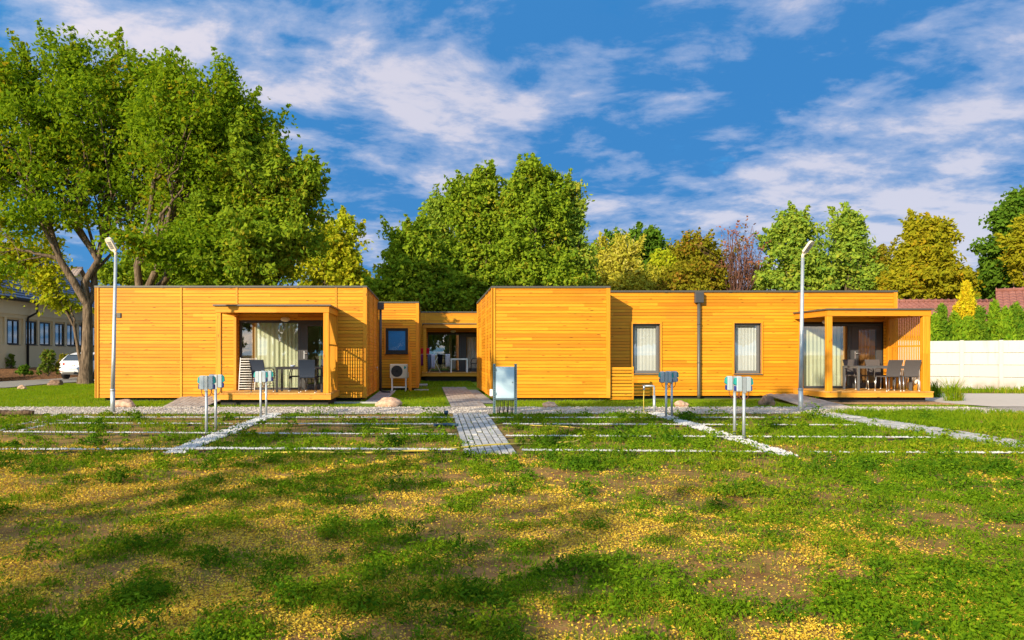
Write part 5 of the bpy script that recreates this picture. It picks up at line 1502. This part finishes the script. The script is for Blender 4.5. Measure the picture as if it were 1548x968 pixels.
# ------------------------------------------------------------------ ground cover
rs = np.random.RandomState(101)
def field_pts(n, y0, y1, rs, pw=1.0):
    """random points in the wedge of ground in view"""
    y = np.sqrt(rs.uniform(y0**2, y1**2, n)) if pw == 1 else y0*(y1/y0)**rs.rand(n)
    xa, xb = (-80-CX)/F*y, (1630-CX)/F*y
    return xa+(xb-xa)*rs.rand(n), y
# leafy weeds: low clumps of small leaves
x, y = field_pts(15000, 3.1, 16.8, rs, 0)
keep = (rs.rand(len(x)) < green(x,y)**1.6*.62+.03) & ~(on_path(x,y) & (rs.rand(len(x)) < .94))
x, y = x[keep], y[keep]; n = len(x)
rad = np.clip(rs.lognormal(-2.80,.55,n), .025, .22)*np.where(y > 9.8, 1.15, 1.0); hh = rad*rs.uniform(.5,1.35,n)*np.where(rs.rand(n) < .07, 2.0, 1.0)
per = np.clip((rad*560).astype(int), 12, 95)
idx = np.repeat(np.arange(n), per); N = len(idx)
a = rs.rand(N)*6.283; r_ = np.sqrt(rs.rand(N)); hz = rs.rand(N)
P = np.column_stack([x[idx]+np.cos(a)*r_*rad[idx], y[idx]+np.sin(a)*r_*rad[idx], ground_z(x[idx],y[idx])+.008+hh[idx]*(1-r_**2*.75)*(.25+.75*hz)])
nrm = np.column_stack([np.cos(a)*r_*.6, np.sin(a)*r_*.6, np.full(N,.8)]) + rs.randn(N,3)*.42
nrm /= np.linalg.norm(nrm, axis=1)[:,None]
ax = np.column_stack([np.cos(a), np.sin(a), rs.randn(N)*.5]) + rs.randn(N,3)*.6
tt = np.cross(nrm, ax); tt /= np.linalg.norm(tt, axis=1)[:,None]+1e-9; bt = np.cross(tt, nrm)
s = ((.008+.020*rs.rand(N)**1.5)*np.clip(y[idx]/7, .8, 1.7))[:,None]
V = np.stack([P-bt*s*.8, P+tt*s*.42-nrm*s*.1, P+bt*s*.9, P-tt*s*.42-nrm*s*.1], 1).reshape(-1,3)
xt, yt = field_pts(300, 3.3, 15.5, rs, 0)
kt = (rs.rand(300) < (.25+.6*green(xt,yt))*np.where(yt > 9.6, .4, 1.0)) & ~on_path(xt,yt); xt, yt = xt[kt], yt[kt]; nt_ = len(xt)
rt = rs.uniform(.07,.20,nt_)*np.clip(yt/6,.8,1.3); ht = rt*rs.uniform(.7,1.25,nt_); pt = (rt*1300).astype(int)
ix = np.repeat(np.arange(nt_), pt); Nt = len(ix); at2 = rs.rand(Nt)*6.283; r2 = np.sqrt(rs.rand(Nt)); st = rs.randint(0,9,Nt)
lobe = 1+.35*np.sin(at2*3+ix)+.2*np.sin(at2*7+ix*2.3)
Pt = np.column_stack([xt[ix]+np.cos(at2)*r2*rt[ix]*lobe, yt[ix]+np.sin(at2)*r2*rt[ix]*lobe, ground_z(xt[ix],yt[ix])+.01+ht[ix]*(1-.8*r2**2)*rs.rand(Nt)**.6])
nm = np.column_stack([np.cos(at2)*r2, np.sin(at2)*r2, np.full(Nt,.7)])+rs.randn(Nt,3)*.6; nm /= np.linalg.norm(nm,axis=1)[:,None]
ax2 = np.column_stack([np.cos(at2),np.sin(at2),np.full(Nt,.8)])+rs.randn(Nt,3)*.6
t2 = np.cross(nm,ax2); t2 /= np.linalg.norm(t2,axis=1)[:,None]+1e-9; b2_ = np.cross(t2,nm)
s2 = ((.010+.018*rs.rand(Nt))*np.clip(yt[ix]/7,.85,1.6))[:,None]
Vt = np.stack([Pt-b2_*s2*1.1, Pt+t2*s2*.34-nm*s2*.1, Pt+b2_*s2*1.2, Pt-t2*s2*.34-nm*s2*.1], 1).reshape(-1,3)
ob = np_obj('weed_tufts', Vt, np.arange(Nt*4).reshape(-1,4), leafmat('tuft_leaf', (.028,.095,.006), (.11,.215,.012), (.20,.26,.014), .34, .2)); tag(ob, 'taller dark green bushy weed tufts dotted over the field', 'weeds', kind='stuff')
o = np_obj('weeds', V, np.arange(N*4).reshape(-1,4), GM2); tag(o, 'low leafy green weeds growing in patches on bare soil', 'weeds', kind='stuff')
# grass blades between them
x, y = field_pts(300000, 3.1, 16.8, rs, 0)
gg = green(x,y)
keep = (rs.rand(len(x)) < np.clip(gg*.8+.08,0,1)*(.2+.8*sstep(.40,.58,vn3.fbm(x+3,y+8,2.6,3)))) & ~(on_path(x,y) & (rs.rand(len(x)) < .96))
x, y = x[keep], y[keep]; n = len(x)
V, Fc = blades(x, y, ground_z(x,y)-.003, rs.uniform(.025,.085,n)*np.clip(y/8,.75,1.3), .0045*np.clip(y/5,1,2.6), rs, .9)
o = np_obj('grass', V, Fc, GM); tag(o, 'thin grass blades scattered between the weeds', 'grass', kind='stuff')
# fallen yellow petals and leaves
x, y = field_pts(430000, 3.1, 11.5, rs, 0)
ll = litter(x,y)
keep = (rs.rand(len(x)) < ll*.85+.08) & ~on_path(x,y)
x, y = x[keep], y[keep]; n = len(x)
nrm = rs.randn(n,3)*.38; nrm[:,2] += 1; nrm /= np.linalg.norm(nrm, axis=1)[:,None]
ax = rs.randn(n,3); tt = np.cross(nrm, ax); tt /= np.linalg.norm(tt, axis=1)[:,None]; bt = np.cross(tt, nrm)
s = ((.0032+.0075*rs.rand(n)**2)*np.clip(y/5,1,1.7))[:,None]
P = np.column_stack([x, y, ground_z(x,y)+.006+rs.rand(n)*.014])
V = np.stack([P-bt*s, P+tt*s*.8+nrm*s*.25, P+bt*s, P-tt*s*.8+nrm*s*.25], 1).reshape(-1,3)
PM = leafmat('yellow_petal', (.50,.31,.028), (.84,.64,.085), (.34,.18,.03), .25, .35)
o = np_obj('petal_litter', V, np.arange(n*4).reshape(-1,4), PM); tag(o, 'fallen pale yellow petals scattered thickly over the ground', 'petals', kind='stuff')
# mown lawn blades
x = rs.uniform(-21,16,210000); y = rs.uniform(19.05,34,210000)
inh = ((x > -9.8) & (x < -2) & (y > 19.7) & (y < 27)) & ((y > 21.6) | (x > -5.9)) | ((x > 1.9) & (x < 14.6) & (y > 21.6)) | ((x > 5.2) & (y > 22.7)) | ((x > -4.2) & (x < -.45) & (y > 28)) | ((x > -9.8) & (x < -4) & (y > 26)) | ((x > .46) & (x < 1.86) & (y < 29.5)) | ((x > -1.9) & (x < -1.28) & (y < 27.7)) | ((x > 11) & (y > 19.6)) | ((x > 14.3) & (y < 25.8)) | ((x > -7.3) & (x < -5.8) & (y < 21.5)) | ((x > 9.7) & (x < 11.4)) | ((x < -17.0) & (y > 28))
x, y = x[~inh], y[~inh]; n = len(x)
zl = np.interp(y, [19,28,31.5,40], [0,0,.10,.2])*np.interp(x, [-17,0], [.2,1])
V, Fc = blades(x, y, zl, rs.uniform(.03,.075,n), .012, rs, .8)
o = np_obj('lawn_grass', V, Fc, leafmat('lawn_blade', (.11,.22,.006), (.28,.39,.014), (.38,.36,.03), .42, .15)); tag(o, 'short mown grass round the houses', 'grass', kind='stuff')
# rough grass verge before the gravel path and under the white fence
def verge(name, label, n, fx, fy, h0, h1, mat, wd=.01):
    x = rs.uniform(*fx, n); y = rs.uniform(*fy, n); k = vn2.fbm(x, y, 1.3, 3) > .44
    x, y = x[k], y[k]; m_ = len(x)
    V, Fc = blades(x, y, np.zeros(m_)+.005, rs.uniform(h0,h1,m_), wd, rs, .9); o = np_obj(name, V, Fc, mat); tag(o, label, 'grass', kind='stuff')
verge('verge_grass', 'rough dark green grass in front of the gravel path by the frame edge', 26000, (9.4,15.5), (13.2,17.2), .06,.16, GM)
verge('fence_weeds', 'straggling weeds along the foot of the white fence', 3000, (17.6,24.5), (25.2,28.2), .06,.26, GM, .02)

# ------------------------------------------------------------------ trees behind the viewpoint that shade the field
def shade_tree(label, x, y, H, r, seed, n=34, per=13):
    rs_ = np.random.RandomState(seed)
    lb = [(x+rs_.randn()*r*.5, y+rs_.randn()*r*.5, H-r*(.4+1.3*rs_.rand()), r*rs_.uniform(.4,.65), r*rs_.uniform(.4,.65), r*rs_.uniform(.3,.5), 1) for _ in range(6)]
    tree(label, (x,y,0), lb, n, per, .34, 'shade', BK2, .20, 3.0, seed, group='trees across the field behind the viewpoint', twigs=40)
for lab, x, y, H, r, n in (
        ('leafy plane tree shading the petals, low crowned', -11,-6.5,9.0,3.2,12), ('wide leafy plane tree beside the low crowned one', -18,-8,10.5,3.6,15),
        ('slim plane tree nearest the viewpoint', -5,-6,7.8,2.6,9), ('tall plane tree whose crown tops the row', -9.5,-1.5,13.7,3.0,42),
        ('second tall plane tree with narrow crown', -15.5,-1.8,12.9,2.9,34), ('plane tree at the row end', -24,-8,10,3.4,13)):
    shade_tree(lab, x, y, H, r, 200+int(abs(x)*10), n)

# the line of trees across the far side of the field, seen only in the window panes
for i, (x, y, H, r) in enumerate([(-44,-50,13,6),(-33,-56,15,6.5),(-21,-58,14,6),(-9,-55,15,6.5),(3,-57,13,6),(15,-54,15,6.5),(27,-56,14,6),(39,-52,15,6.5)]):
    rs_ = np.random.RandomState(300+i)
    lb = [(x+rs_.randn()*r*.45, y+rs_.randn()*r*.3, 2.5+(H-5)*(q_+.5)/8, r*.6, r*.5, r*.42, 1) for q_ in range(8)]
    tree('dense boundary tree across the field reflected in the panes', (x,y,0), lb, 170, 26, .60, 'shade', BK2, .4, 3.0, 300+i, group='boundary trees across the field', twigs=6, rcl=(.9,1.5))
